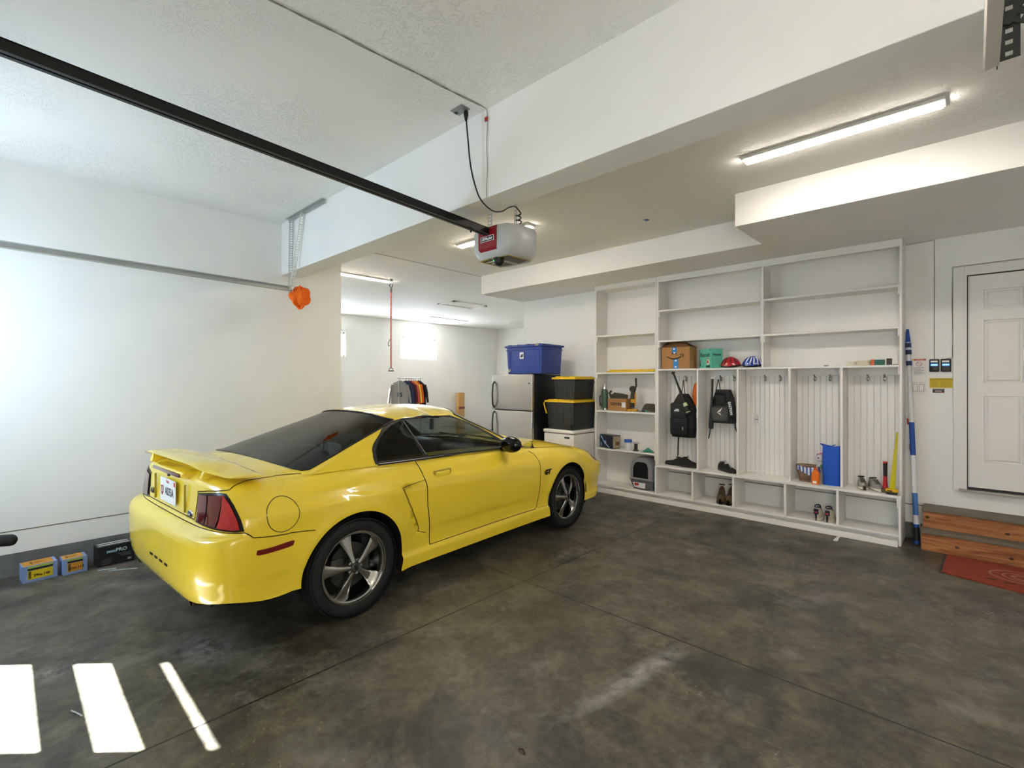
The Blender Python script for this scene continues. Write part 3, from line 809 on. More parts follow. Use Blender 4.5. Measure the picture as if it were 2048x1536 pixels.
for mm in ('R', 'L'):
    surf_mesh('quarter_window', gh, gp_, gg_['quarter_window'], TINTD, car, T=gX2U, mirror=mm)
    surf_mesh('door_window', gh, gp_, gg_['door_window'], TINT, doorR if mm == 'R' else doorL, T=gX2U, mirror=mm)
    surf_mesh('window_trim', gh, gp_, gg_['window_trim'], TRB, car, T=gX2U, mirror=mm, off=.002)
surf_mesh('rear_window', gh, gp_, gg_['rear_window'], TINTD, car, T=gX2U)
surf_mesh('windshield', gh, gp_, gg_['windshield'], WSG, car, T=gX2U)
g = MB(); surf_line(gh, bk, .008, TRB, car, mbs=g, T=gX2U, TI=gU2X); build(g, 'rear_window_seal', TRB, car)
g = MB(); surf_line(gh, wsd, .008, TRB, car, mbs=g, T=gX2U, TI=gU2X); build(g, 'windshield_seal', TRB, car)
surf_mesh('headliner', gh, gp_, gg_['roof'], INT, car, T=gX2U, off=-.018)
for sg in (-1, 1):
    q = [gh(*gside(x, z)) for x, z in ((.718, .985), (.683, 1.10), (.640, 1.245))]
    build(MB().tube([Vector((p.x, sg*(p.y+.005), p.z)) for p in q], .005, 6), 'pillar_trim', mat('pillar_grey', '#6f6f6c', rough=.3), car)
# belt weather strip
for sg in (1, -1): build(MB().tube([Vector((x, sg*(gh(*gside(x, .962)).y+.006), z)) for x, z in ((.25, .966), (.7, .955), (1.2, .942), (1.80, .925))], .008, 6), 'belt_moulding', TRB, car)
# ---- underbody, wheel wells, interior
ub = MB(); ub.box(-.78, 3.25, -.62, .62, .26, .42); ub.box(.42, 2.15, -.84, .84, .22, .34)
build(ub, 'underbody', BLACK, car)
for cx in (0, 2.573):
    for sg in (1, -1):
        def f(u, v, cx=cx, sg=sg):
            a = -.35+(PI+.7)*u; return Vector((cx+.40*math.cos(a), sg*(.60+.275*v), .325+.40*math.sin(a)))
        ww = MB(); ww.grid(f, 20, 2); ww.box(cx-.40, cx+.40, sg*.60-.005, sg*.60+.005, .28, .72)
        build(ww, 'wheel_well', mat('wheel_well_black', '#0c0c0c', rough=.95), car)
it = MB()
it.box(.2, 2.0, -.70, .70, .36, .40); it.box(.15, .22, -.72, .72, .36, .93); it.box(1.95, 2.0, -.72, .72, .36, .90)
for sg in (1, -1): it.box(.62, 1.98, sg*.70-.03, sg*.70+.03, .36, .925)
build(it, 'cabin_trim', INT, car)
it = MB(); it.box(-.30, .30, -.66, .66, .90, .955, bev=.02); build(it, 'parcel_shelf', INT, car)
ds = MB(); ds.box(1.60, 2.02, -.70, .70, .66, .90, bev=.06, seg=4); ds.box(1.50, 1.72, .12, .62, .80, .955, bev=.05, seg=4); ds.box(.9, 1.7, -.10, .10, .40, .64, bev=.03)
build(ds, 'dashboard', mat('dashboard_black', '#2e2f31', rough=.5), car)
st = MB(); Mw = Matrix.Translation((1.40, .37, .88)) @ Matrix.Rotation(math.radians(65), 4, 'Y')
st.tube([(.185*math.cos(a), .185*math.sin(a), 0) for a in [2*PI*i/32 for i in range(32)]], .015, 8, closed=True, M=Mw)
for a in (0, 2.2, 4.1): st.tube([(0, 0, 0), (.18*math.cos(a), .18*math.sin(a), 0)], .014, 6, M=Mw)
st.lathe([(.0, .02), (.05, .018), (.06, -.02), (.03, -.2)], 16, M=Mw)
build(st, 'steering_wheel', BLACK, car)
for sy in (.37, -.37):
    s_ = MB(); s_.box(.72, 1.25, sy-.25, sy+.25, .42, .60, bev=.07, seg=4)
    Mb = Matrix.Translation((.72, sy, .55)) @ Matrix.Rotation(math.radians(-20), 4, 'Y')
    s_.box(-.07, .07, -.24, .24, 0, .56, bev=.06, M=Mb, seg=4); s_.box(-.05, .05, -.12, .12, .56, .72, bev=.045, M=Mb, seg=4)
    build(s_, 'seat', mat('seat_fabric', '#1d1e20', rough=.85), car)
mi = MB(); mi.box(1.40, 1.42, -.12, .12, 1.20, 1.26, bev=.008); mi.tube([(1.41, 0, 1.25), (1.44, 0, 1.32)], .008, 6); build(mi, 'rear_view_mirror', BLACK, car)
tagm = MB(); tagm.box(1.425, 1.43, -.03, .03, 1.08, 1.19, bev=.002); build(tagm, 'mirror_hanger_tag', mat('tag_blue', '#7f9db8', rough=.5), car)
# ---- side mirrors
for sg in (-1, 1):
    m_ = MB(); M_ = Matrix.Translation((1.60, sg*.90, .985))
    m_.ball((0, 0, 0), (.07, .115, .075), 20, M=M_); m_.box(-.02, .04, -.13, .02, -.07, -.03, bev=.012, M=M_ @ Matrix.Scale(sg, 4, (0, 1, 0)))
    mo = build(m_, 'side_mirror', BLACKG, car, ang=60)
# ---- wheels
def wheel(x, sg, ang):
    y = sg*.885; M_ = Matrix.Translation((x, y, .325)) @ Matrix.Rotation(-sg*PI/2, 4, 'X')     # local +z outward
    t = MB(); prof = [(.222, -.215), (.232, -.232), (.262, -.238), (.300, -.228), (.318, -.205)]
    for k in range(5):
        z = -.19+k*.042; prof += [(.3255, z), (.3255, z+.034), (.319, z+.035), (.319, z+.041)]
    prof += [(.3245, .0-.018), (.314, -.004), (.300, .004), (.282, .006), (.262, .003), (.248, -.005), (.236, -.014)]
    t.lathe([(r, z) for r, z in prof], 72, M=M_, cap=False)
    w_ = build(t, 'wheel', TIRE, car, ang=30)
    r = MB(); r.lathe([(.236, -.22), (.222, -.20), (.211, -.10), (.212, -.035), (.220, -.015), (.229, -.012), (.231, -.001), (.240, -.001), (.243, -.008), (.240, -.020)], 64, M=M_, cap=False)
    for k in range(5):
        a = math.radians(ang+72*k)*(1 if sg < 0 else -1)+ (0 if sg < 0 else PI)
        Ms = M_ @ Matrix.Rotation(a if sg > 0 else -a, 4, 'Z') if False else M_ @ Matrix.Rotation(a, 4, 'Z')
        def f(u, v):
            rr = .035+.181*u; hw = .016+.010*u+.030*u**2.5; th = 2*PI*v
            zc = -.045+.026*(1-u)**1.2*1.0-.010*u; dz = .018-.006*u
            return Vector((rr, hw*math.copysign(abs(math.cos(th))**.8, math.cos(th)), zc+dz*math.copysign(abs(math.sin(th))**.7, math.sin(th))*(1 if math.sin(th) > 0 else 1.2)))
        r.grid(f, 12, 16, M=Ms)
    rm = build(r, 'rim', ALLOY, w_, ang=40)
    h = MB(); h.lathe([(.062, -.06), (.062, -.022), (.056, -.012), (.034, -.010)], 32, M=M_, cap=True)
    for k in range(5):
        a = math.radians(36+72*k+ang); h.lathe([(.011, -.03), (.011, -.004), (.006, 0), (0, 0)], 10, M=M_ @ Matrix.Translation((.046*math.cos(a), .046*math.sin(a), 0)))
    build(h, 'hub', mat('hub_grey', '#6c6c6a', rough=.3, metal=1), w_, ang=40)
    c = MB(); c.lathe([(.032, -.02), (.032, .0), (.027, .006), (0, .007)], 28, M=M_); build(c, 'centre_cap', mat('centre_cap_silver', '#7d7d7b', rough=.25, metal=.8), w_, ang=40)
    c = MB()
    for q in (-.007, 0, .007): c.box(q-.0018, q+.0018, -.018, .018, .0068, .0085, M=M_ @ Matrix.Rotation(math.radians(105+90), 4, 'Z'))
    build(c, 'cap_emblem', BLACKG, w_)
    b = MB(); b.lathe([(.05, -.09), (.150, -.09), (.150, -.075), (.05, -.07)], 40, M=M_); b.box(-.15, -.05, -.07, .07, -.12, -.05, bev=.01, M=M_)
    build(b, 'brake_disc', mat('brake_disc_grey', '#4c4b49', rough=.4, metal=.8), w_, ang=40)
    return w_
for x in (0, 2.573):
    wheel(x, -1, 105); wheel(x, 1, 60)
# ---- rear spoiler
def spo():
    m_ = MB(); st_ = []
    for i in range(41):
        y = -.80+1.6*i/40; a = abs(y)
        k = min(1, max(0, (a-.40)/.34)); k = k*k*(3-2*k)
        xr_ = -.845+.03*(a/.8)**2+.06*k**2; xf_ = -.60+.06*k; zc = 1.062-.042*k-.012*(a/.8)**2
        th = .016
        if a > .76: th *= max(.3, (.81-a)/.05); xr_ += (a-.76)*.4; xf_ -= (a-.76)*.3
        ring = []
        for q in range(14):
            t = 2*PI*q/14; c = math.cos(t); s = math.sin(t)
            x = (xf_+xr_)/2+(xf_-xr_)/2*c; z = zc+th*s*(1 if s > 0 else .7)-.022*((x-xf_)/(xf_-xr_))**2*0+(.014*(1-c)/2)
            ring.append(Vector((x, y, z)))
        st_.append(ring)
    vs_ = [p for r in st_ for p in r]; fs = [(i*14+j, i*14+(j+1) % 14, (i+1)*14+(j+1) % 14, (i+1)*14+j) for i in range(40) for j in range(14)]
    fs += [tuple(range(14)), tuple(40*14+j for j in range(14))]
    m_._add(vs_, fs); o = build(m_, 'spoiler', YEL, car, ang=60)
    for sg in (-1, 1): s_ = MB(); s_.frustum((-.80, -.64, sg*.50-.025, sg*.50+.025), (-.78, -.62, sg*.52-.02, sg*.52+.02), .985, 1.05, bev=.01); build(s_, 'spoiler_support', YEL, o, ang=60)
spo()
tb = MB(); tb.box(-.832, -.70, -.31, .31, .968, 1.006, bev=.012); b3 = build(tb, 'brake_light_housing', YEL, car, ang=60)
tb = MB(); tb.box(-.842, -.825, -.27, .27, .972, .994, bev=.005); build(tb, 'brake_light', mat('brake_lens', '#5d3038', rough=.15, coat=1), car)
# plate, badges, keyhole
xp = -.822
pl = build(B(xp-.004, xp, -.155, .155, .775, .93, bev=.001), 'license_plate', PAPER, car, ang=0)
MR = lambda y, z, x=xp-.0045: face((x, y, z), (0, -1, 0), (0, 0, 1))
text('A033A', .075, mat('plate_blue_ink', '#1f2a44'), pl, MR(-.035, .845), sx=.8, bold=.001)
text('Utah', .03, mat('plate_red', '#b33a34'), pl, MR(0, .912))
ub_ = MB(); ub_.prism([(xp-.005, y, z) for y, z in ((.14, .875), (.085, .875), (.088, .83), (.112, .81), (.137, .83))], (-.001, 0, 0)); uo = build(ub_, 'plate_emblem', mat('plate_red_emblem', '#8d2a2a'), pl, ang=0)
text('U', .05, PAPER, pl, MR(.113, .848, xp-.0062), bold=.002)
tg = MB(); tg.box(xp-.006, xp-.004, -.15, -.125, .895, .922); build(tg, 'plate_sticker', mat('sticker_red', '#c24a4a'), pl, ang=0)
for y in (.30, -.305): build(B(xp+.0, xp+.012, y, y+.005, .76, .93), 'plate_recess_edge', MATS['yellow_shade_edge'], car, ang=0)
p = bd(*rear(.36, .772)); eb = MB(); eb.lathe([(0, .006), (.030, .004), (.036, 0)], 28, M=face((p.x, -.38, .765), (0, -1, 0), (0, 0, 1)) @ Matrix.Diagonal((1.35, .62, 1, 1))); e0 = build(eb, 'oval_badge', CHROME, car, ang=60)
eb = MB(); eb.lathe([(0, .008), (.026, .007), (.030, .004)], 28, M=face((p.x, -.38, .765), (0, -1, 0), (0, 0, 1)) @ Matrix.Diagonal((1.35, .60, 1, 1))); build(eb, 'badge_field', mat('badge_navy', '#1b2340', rough=.2), e0, ang=60)
text('Ford', .022, PAPER, e0, face((p.x-.0085, -.38, .765), (0, -1, 0), (0, 0, 1)), shear=.3)
text('GT', .05, BLACKG, car, face((p.x-.004, .38, .80), (0, -1, 0), (0, 0, 1)), name='gt_badge', depth=.003, shear=.2, bold=.002)
p = bd(*side(2.125, .628)); n = Vector((0, -1, 0))
text('GT', .062, BLACKG, car, face((2.17, -(p.y+.003), .650), (1, 0, 0), (0, 0, 1)), name='gt_badge', depth=.003, shear=.25, bold=.004, sx=1.2)
k = MB(); k.cyl((xp-.004, 0, .955), (xp+.01, 0, .955), .008, n=12); build(k, 'trunk_lock', DSTEEL, car)
for sg in (-1, 1):
    ex = MB(); ex.lathe([(.032, 0), (.038, 0), (.038, .2), (.032, .2)], 24, M=Matrix.Translation((-.855, sg*.54, .300)) @ Matrix.Rotation(PI/2, 4, 'Y'), cap=False); build(ex, 'exhaust_tip', mat('exhaust_metal', '#8b7a5c', rough=.3, metal=1), car)
an = MB(); pa = bd(*top(2.20, .74)); an.lathe([(.022, 0), (.018, .012), (.007, .022), (.004, .04)], 14, M=Matrix.Translation((2.13, -.74, .885))); an.tube([(2.13, -.74, .92), (2.125, -.742, 1.14)], .0022, 6)
build(an, 'antenna', BLACK, car)
# hood scoop, cowl grille
hs = MB()
def f(u, v):
    x = 2.55-.52*u; y = -.30+.60*v; e = max(0, 1-abs(v-.5)*2); z0 = .955-.03*((x-2.0)/.6)
    return Vector((x, y, .905+(.052)*(min(1, e*2.2))*(min(1, u*2.5))*(1 if u < .97 else .0)))
hs.grid(f, 16, 16); hs_ = build(hs, 'hood_scoop', YEL, car, ang=50)
for sg in (-1, 1): cg = MB(); cg.grid(lambda u, v: Vector((1.93+.17*u+.03*v, sg*(.50+.22*v), .925-.02*u-.022*v+.012)), 3, 6); build(cg, 'cowl_grille', BLACK, car)
for w0 in ([(2.03, -.55, .935), (1.95, -.2, .975), (1.93, .1, .99)], [(2.05, .1, .945), (1.93, .45, .98)]): build(MB().tube(w0, .007, 6), 'wiper', BLACK, car)
# ================================================================== built-in shelving
YU = 5.95; YL = 5.86; YBK = 6.205; TH = .022
def shelf_part(root, name, *b, bev=.002, label=None):
    o = build(B(*b, bev=bev), name, WHITE, root, ang=0, world=True)
    if label: o['label'] = label
    return o
def beadboard(root, x0, x1, z0, z1, y=YBK):
    mb = MB(); n = max(2, int((x1-x0)/.052)); w = (x1-x0)/n
    for i in range(n):
        a = x0+i*w; mb.box(a+.003, a+w-.003, y-.010, y+.004, z0, z1, bev=.0025, seg=1)
    mb.box(x0, x1, y, y+.006, z0, z1)
    return build(mb, 'beadboard_panel', WHITE, root, ang=0, world=True)
# tower of wide shelves
tx0, tx1 = -3.99, -3.022
tw = thing('shelf_tower', 'tall white open shelf tower at the left end of the built-in shelving', 'shelving', ((tx0+tx1)/2, YU, 0))
shelf_part(tw, 'side_panel', tx0, tx0+.025, YU, YW-.001, .0, ZSO-.002); shelf_part(tw, 'side_panel', tx1-.022, tx1, YU, YW-.001, .0, ZSO-.002)
shelf_part(tw, 'header_board', tx0+.025, tx1-.022, YU+.002, YU+.022, 2.90, ZSO-.002)
shelf_part(tw, 'back_panel', tx0+.025, tx1-.022, YBK+.02, YW-.001, .10, ZSO-.002, bev=0)
shelf_part(tw, 'shelf', tx0+.025, tx1-.022, YU, YBK+.02, 2.878, 2.90)
TZ = (2.225, 1.692, 1.147, .605)
for i, z in enumerate(TZ):
    shelf_part(tw, 'shelf', tx0+.025, tx1-.022, YU+.003*(i % 2), YBK+.02, z-TH, z)
    for xa in (tx0+.025, tx1-.022-.014): shelf_part(tw, 'shelf_cleat', xa, xa+.014, YU+.006, YBK+.01, z-TH-.062, z-TH)
shelf_part(tw, 'bottom_shelf', tx0, tx1, YL+.03, YW-.001, .078, .10)
shelf_part(tw, 'toe_board', tx0-.01, tx1, 5.815, 5.855, 0.0, .055, bev=.003)
shelf_part(tw, 'toe_kick', tx0+.02, tx1, YL+.06, YL+.078, .0, .078)
# locker unit
lx0, lx1 = tx1+.002, -.490
lk = thing('locker_unit', 'white built-in unit with five open lockers, shoe cubbies below and shelves above', 'shelving', ((lx0+lx1)/2, YU, 0))
shelf_part(lk, 'side_panel', lx0, lx0+.024, YU, YW-.001, .10, ZSO-.002); shelf_part(lk, 'side_panel', lx1-.02, lx1, YU, YW-.001, .0, ZSO-.002)
shelf_part(lk, 'side_panel', lx1-.02, lx1, YL+.002, YU-.001, .0, .458)
shelf_part(lk, 'side_panel', lx0, lx0+.024, YL+.03, YU-.001, .10, .45)
shelf_part(lk, 'header_board', lx0+.024, lx1-.02, YU+.002, YU+.022, 2.868, ZSO-.002)
shelf_part(lk, 'divider', -1.742, -1.720, YU, YBK+.02, 1.727, 2.868)
shelf_part(lk, 'back_panel', lx0+.024, lx1-.02, YBK+.02, YW-.001, 1.70, ZSO-.002, bev=0)
for x0, x1 in ((lx0+.024, -1.742), (-1.720, lx1-.02)):
    for z in (2.50, 2.10):
        shelf_part(lk, 'shelf', x0, x1, YU+.004, YBK+.02, z-TH, z)
        for xa in (x0, x1-.014): shelf_part(lk, 'shelf_cleat', xa, xa+.014, YU+.006, YBK+.01, z-TH-.07, z-TH)
shelf_part(lk, 'locker_top', lx0+.024, lx1-.02, YU, YBK+.02, 1.705, 1.727)
BZ = .475
shelf_part(lk, 'bench', lx0+.024, lx1+.004, YL, YBK+.02, BZ-.026, BZ, bev=.004)
LDX = (-2.48, -2.005, -1.462, -.984)
for x in LDX: shelf_part(lk, 'divider', x, x+.021, YU-.02, YBK, BZ, 1.705)
for x in (-2.520, -2.035, -1.492, -1.011): shelf_part(lk, 'divider', x, x+.025, YL+.006, YW-.014, .10, BZ-.026)
shelf_part(lk, 'shelf_cleat', lx1-.034, lx1-.02, YL+.008, YBK, BZ-.026-.085, BZ-.026)
shelf_part(lk, 'bottom_shelf', lx0, lx1-.02, YL+.03, YW-.014, .078, .10)
shelf_part(lk, 'toe_board', lx0, lx1-.021, 5.815, 5.855, 0.0, .055, bev=.003)
shelf_part(lk, 'toe_kick', lx0, lx1-.021, YL+.06, YL+.078, .0, .078)
LX = [lx0+.024]+[q for x in LDX for q in (x, x+.021)]+[lx1-.02]
for i in range(5):
    x0, x1 = LX[2*i], LX[2*i+1]
    beadboard(lk, x0, x1, BZ, 1.628)
    shelf_part(lk, 'hook_rail', x0, x1, YBK-.004, YBK+.019, 1.628, 1.705, bev=0)
    shelf_part(lk, 'shelf_cleat', x1-.012, x1, YU+.01, YBK-.01, 1.640, 1.705)
HOOK = mat('hook_nickel', '#9a9893', rough=.3, metal=.9)
def hook(x, z=1.60):
    m = MB(); m.ball((x, YBK-.018, z-.005), (.016, .006, .030), 12)
    m.tube([(x, YBK-.02, z+.005), (x, YBK-.045, z+.012), (x, YBK-.055, z+.028)], .006, 8); m.ball((x, YBK-.056, z+.03), .010, 10)
    m.tube([(x, YBK-.02, z-.02), (x, YBK-.045, z-.030), (x, YBK-.052, z-.012)], .005, 8)
    return build(m, 'coat_hook', HOOK, lk, ang=50, world=True)
for x in (-2.72, -2.53, -2.275, -2.115, -1.764, -1.604, -1.262, -1.118, -.785, -.647): hook(x)
tag(build(MB().box(-.995, -.960, 5.63, 5.705, 0, .004, bev=.001).box(-.99, -.965, 5.68, 5.81, .001, .006), 'furniture_slider', WHITE, None, ang=0), 'small white plastic slider poking out under the locker toe board', 'slider')
# outlet with cover in the third locker
ol = thing('wall_outlet', 'white duplex outlet plate on the beadboard of the middle locker', 'outlet', (-1.865, YBK-.0105, 1.115))
build(B(-.042, .042, -.006, 0, -.062, .062, bev=.003), 'cover_plate', TRIM, ol)
build(B(-.020, .020, -.0068, -.006, -.046, .046), 'receptacle_gap', mat('gap_grey', '#8f8b84', rough=.7), ol, ang=0)
for z in (.006, -.042): build(MB().box(-.017, .017, -.009, -.006, z, z+.036, bev=.003), 'receptacle', PAPER, ol)
s_ = MB()
for z in (.024, -.024):
    for x in (-.006, .006): s_.box(x-.0012, x+.0012, -.0096, -.009, z-.005, z+.005)
build(s_, 'slot', INK, ol, ang=0)

# ================================================================== garage door hardware
def perforated(mb, p0, p1, w, wd, t=.0025, pitch=.026, edge=.009, rung=.010):
    """flat strip from p0 to p1, width w along wd, with a row of square holes"""
    p0, p1, wd = Vector(p0), Vector(p1), Vector(wd).normalized(); d = (p1-p0); L_ = d.length; d.normalize(); n = d.cross(wd).normalized()
    def slab(a, b, c, e):
        pts = [p0+d*a+wd*c, p0+d*b+wd*c, p0+d*b+wd*e, p0+d*a+wd*e]; mb.prism([q-n*t/2 for q in pts], n*t)
    slab(0, L_, -w/2, -w/2+edge); slab(0, L_, w/2-edge, w/2)
    k = int(L_/pitch)
    for i in range(k+1): slab(max(0, i*pitch-rung/2), min(L_, i*pitch+rung/2), -w/2+edge, w/2-edge)
def track(x, y0, y1, z0, z1, sgn):
    """rolled C channel track, open towards the door"""
    m = MB(); prof = [(0, -.0), (0, .052), (.016, .056), (.030, .052), (.032, .044), (.030, .044), (.027, .050), (.016, .0535), (.003, .050), (.003, .004), (.016, .002), (.030, -.002), (.034, .006), (.036, .002), (.031, -.006), (.016, -.002)]
    a = [Vector((x+sgn*p, y0, z0+q)) for p, q in prof]; k = len(a); b = [Vector((x+sgn*p, y1, z1+q)) for p, q in prof]
    m._add(a+b, [(i, (i+1) % k, (i+1) % k+k, i+k) for i in range(k)]+[tuple(range(k)), tuple(range(k, 2*k))]); return m
t1 = thing('door_track', 'left galvanized horizontal garage door track along the plain wall', 'door track', (-5.2, 0, 2.56))
build(track(-5.215, YN+.06, 2.10, 2.575, 2.512, 1), 'track_channel', STEEL, t1, world=True, ang=25)
m = MB()
a, b = P(577, 440, Y=2.135), P(650, 403, Y=2.135); a.z = b.z = 3.298
perforated(m, a, b, .034, (0, 0, 1)); perforated(m, a+Vector((0, -.017, .018)), b+Vector((0, -.017, .018)), .034, (0, 1, 0))
build(m, 'hanger_angle', STEEL, t1, world=True, ang=0)
for q0 in ((583, 441), (606, 430)):
    m = MB(); p0 = P(*q0, Y=2.125); p0.z = 3.31; perforated(m, p0, (-5.205, 2.09, 2.49 if q0[0] > 590 else 2.56), .040, (.37, .93, 0)); build(m, 'hanger_strap', STEEL, t1, world=True, ang=0)
t2 = thing('door_track', 'dark hung garage door track end at the top right corner by the beam', 'door track', (.05, 1, 2.5))
build(track(.058, YN+.06, 2.05, 2.580, 2.512, -1), 'track_channel', mat('track_steel', '#bdbbb0', rough=.4, metal=.3), t2, world=True, ang=25)  # pale silvery steel of the channel
m = MB(); p0 = P(2018, 118, Y=2.08); perforated(m, p0, (p0.x, p0.y, 2.752), .048, (1, 0, 0), t=.003, pitch=.034, edge=.016, rung=.020); m.prism([(p0.x-.026, p0.y, p0.z+.0), (p0.x-.023, p0.y, p0.z), (p0.x-.023, p0.y, 2.752), (p0.x-.026, p0.y, 2.752)], (0, .045, 0)); m.cyl((p0.x, p0.y-.012, p0.z+.11), (p0.x, p0.y+.01, p0.z+.11), .013, n=6)
build(m, 'hanger_strap', mat('black_steel', '#222422', rough=.5, metal=.4), t2, world=True, ang=0)
m = MB(); perforated(m, (p0.x+.012, p0.y-.006, p0.z+.10), (p0.x+.20, p0.y-.006, p0.z+.42), .044, (.85, 0, -.5), t=.003, pitch=.034, edge=.014, rung=.020); build(m, 'diagonal_brace', MATS['black_steel'], t2, world=True, ang=0)
# orange rag tied on the end of the left track
def rag(u, v):
    a = 2*PI*u; b = -PI/2+PI*v; k = 1+.16*math.sin(4*a+5*v)+.12*math.sin(7*a-9*v+1)*math.cos(b)+.10*math.sin(9*v+2*a)
    return Vector((.085*k*math.cos(b)*math.cos(a), .085*k*math.cos(b)*math.sin(a), -.055+.105*k*math.sin(b)))
ro = build(MB().grid(rag, 30, 16, cu=True), 'orange_rag', mat('orange_cloth', '#f06a12', rough=.9), None, ang=12); ro.location = (-5.190, 2.185, 2.515); tag(ro, 'bright orange rag bunched over the end of the left door track', 'rag')
# opener rail and head
op = thing('garage_door_opener', 'grey and red garage door opener head hung behind the beam on its black rail', 'garage door opener', (-2.6, 2.66, 2.6))
RZ = lambda y: 2.782-.0535*(y)
m = MB(); y0, y1 = YN+.05, 2.56
def rail(x0, x1, za, zb): m.prism([(x0, y0, RZ(y0)+za), (x1, y0, RZ(y0)+za), (x1, y0, RZ(y0)+zb), (x0, y0, RZ(y0)+zb)], (0, y1-y0, RZ(y1)-RZ(y0)))
rail(-2.621, -2.617, .0, .048); rail(-2.583, -2.579, .0, .048); rail(-2.621, -2.579, .044, .049); rail(-2.628, -2.606, -.002, .002); rail(-2.594, -2.572, -.002, .002)
rl = build(m, 'opener_rail', mat('rail_black', '#121312', rough=.4, metal=.3), op, world=True, ang=0)
m = MB(); rail(-2.606, -2.594, .015, .025); build(m, 'drive_belt', mat('belt_rubber', '#2b2b28', rough=.6), op, world=True, ang=0)
m = MB(); m.cyl((-2.6, 2.31, 2.632), (-2.6, 2.31, 2.66), .004, .014, 10); build(m, 'trolley', BLACK, op, world=True)
OL = [(-.093, -.185), (-.170, -.165), (-.220, -.085), (-.224, .10), (-.155, .19), (.155, .19), (.224, .10), (.220, -.085), (.170, -.165), (.093, -.185)]
def layered(outline, layers, cx, cy):
    mb = MB(); k = len(outline); vs_ = []
    for z, sx, sy in layers: vs_ += [(cx+x*sx, cy+y*sy, z) for x, y in outline]
    fs = [(i*k+j, i*k+(j+1) % k, (i+1)*k+(j+1) % k, (i+1)*k+j) for i in range(len(layers)-1) for j in range(k)]
    fs += [tuple(range(k))[::-1], tuple((len(layers)-1)*k+j for j in range(k))]; mb._add(vs_, fs); return mb
oh = build(layered(OL, [(2.488, .74, .80), (2.502, .82, .87), (2.552, 1, 1), (2.690, 1, 1), (2.712, .95, .95), (2.722, .80, .82)], -2.6, 2.66), 'opener_housing', mat('opener_grey', '#b9bcbb', rough=.35), op, world=True, ang=40)
rp = MB(); rp.prism([(-2.694, 2.468, 2.705), (-2.506, 2.468, 2.705), (-2.506, 2.468, 2.553), (-2.694, 2.468, 2.553)], (0, .03, 0)); rp.prism([(-2.694, 2.468, 2.553), (-2.506, 2.468, 2.553), (-2.525, 2.515, 2.496), (-2.675, 2.515, 2.496)], (0, .03, .01))
rpo = build(rp, 'red_front_panel', mat('opener_red', '#8c1420', rough=.3), oh, world=True, ang=0)
lb = MB().box(-2.672, -2.528, 2.4655, 2.468, 2.600, 2.640, bev=.0008); lo = build(lb, 'name_plate', PAPER, op, world=True, ang=0); build(MB().box(-2.668, -2.532, 2.4645, 2.4657, 2.604, 2.636), 'name_plate_field', INK, lo, world=True, ang=0)
text('LiftMaster', .030, PAPER, lo, FRONT(-2.6, 2.4638, 2.620), world=True, bold=.0008)
for i, x in enumerate((-2.655, -2.60, -2.545)): text(('■', '●', '+')[i] if False else ('o', 'o', '-o')[i], .03, mat('icon_pink', '#e0b8b6'), op, face((x, 2.490, 2.523), (1, 0, 0), (0, -.5, .84)), world=True, name='panel_icon')
lbm = MB(); lbm.prism([(-2.745, 2.545, 2.4865), (-2.63, 2.525, 2.4865), (-2.63, 2.78, 2.4865), (-2.745, 2.76, 2.4865)], (0, 0, .002)); lbm.prism([(-2.57, 2.525, 2.4865), (-2.455, 2.545, 2.4865), (-2.455, 2.76, 2.4865), (-2.57, 2.78, 2.4865)], (0, 0, .002))
bl = build(lbm, 'underside_label', mat('label_dark', '#4b4a44', rough=.4), op, world=True, ang=0)
for sx in (-1, 1):
    q = -2.6+sx*.02; yb = MB()
    yb.prism([(q+sx*.138, 2.53, 2.4858), (q+sx*.126, 2.53, 2.4858), (q+sx*.126, 2.78, 2.4858), (q+sx*.138, 2.78, 2.4858)], (0, 0, .001)); yb.prism([(q+sx*.02, 2.52, 2.4858), (q+sx*.138, 2.535, 2.4858), (q+sx*.138, 2.548, 2.4858), (q+sx*.02, 2.532, 2.4858)], (0, 0, .001))
    build(yb, 'yellow_label_edge', mat('label_yellow', '#c9b02c', rough=.4), bl, world=True, ang=0)
yb = MB()
for i in range(3): yb.box(-2.73+.0, -2.65, 2.58+.05*i, 2.605+.05*i, 2.4856, 2.4864)
build(yb, 'label_print', PAPER, bl, world=True, ang=0)
cm = MB(); cm.lathe([(.0, -.055), (.022, -.052), (.036, -.035), (.040, -.01), (.040, .008)], 24, M=Matrix.Translation((-2.565, 2.555, 2.484))); co = build(cm, 'opener_camera', BLACK, op, world=True, ang=50)
g = MB(); g.ball((-2.583, 2.521, 2.466), .004, 8); build(g, 'status_led', mat('green_led', '#36ff5a', emit=3), co, world=True)
for (qx, qy, yy, w) in ((980, 440, 2.60, .05), (1031, 430, 2.78, .028)):
    m = MB(); p0 = P(qx, qy, Y=yy); perforated(m, (p0.x, yy, 2.70), (p0.x, yy, ZB), w, (1, 0, 0)); build(m, 'hanger_strap', STEEL, op, world=True, ang=0)
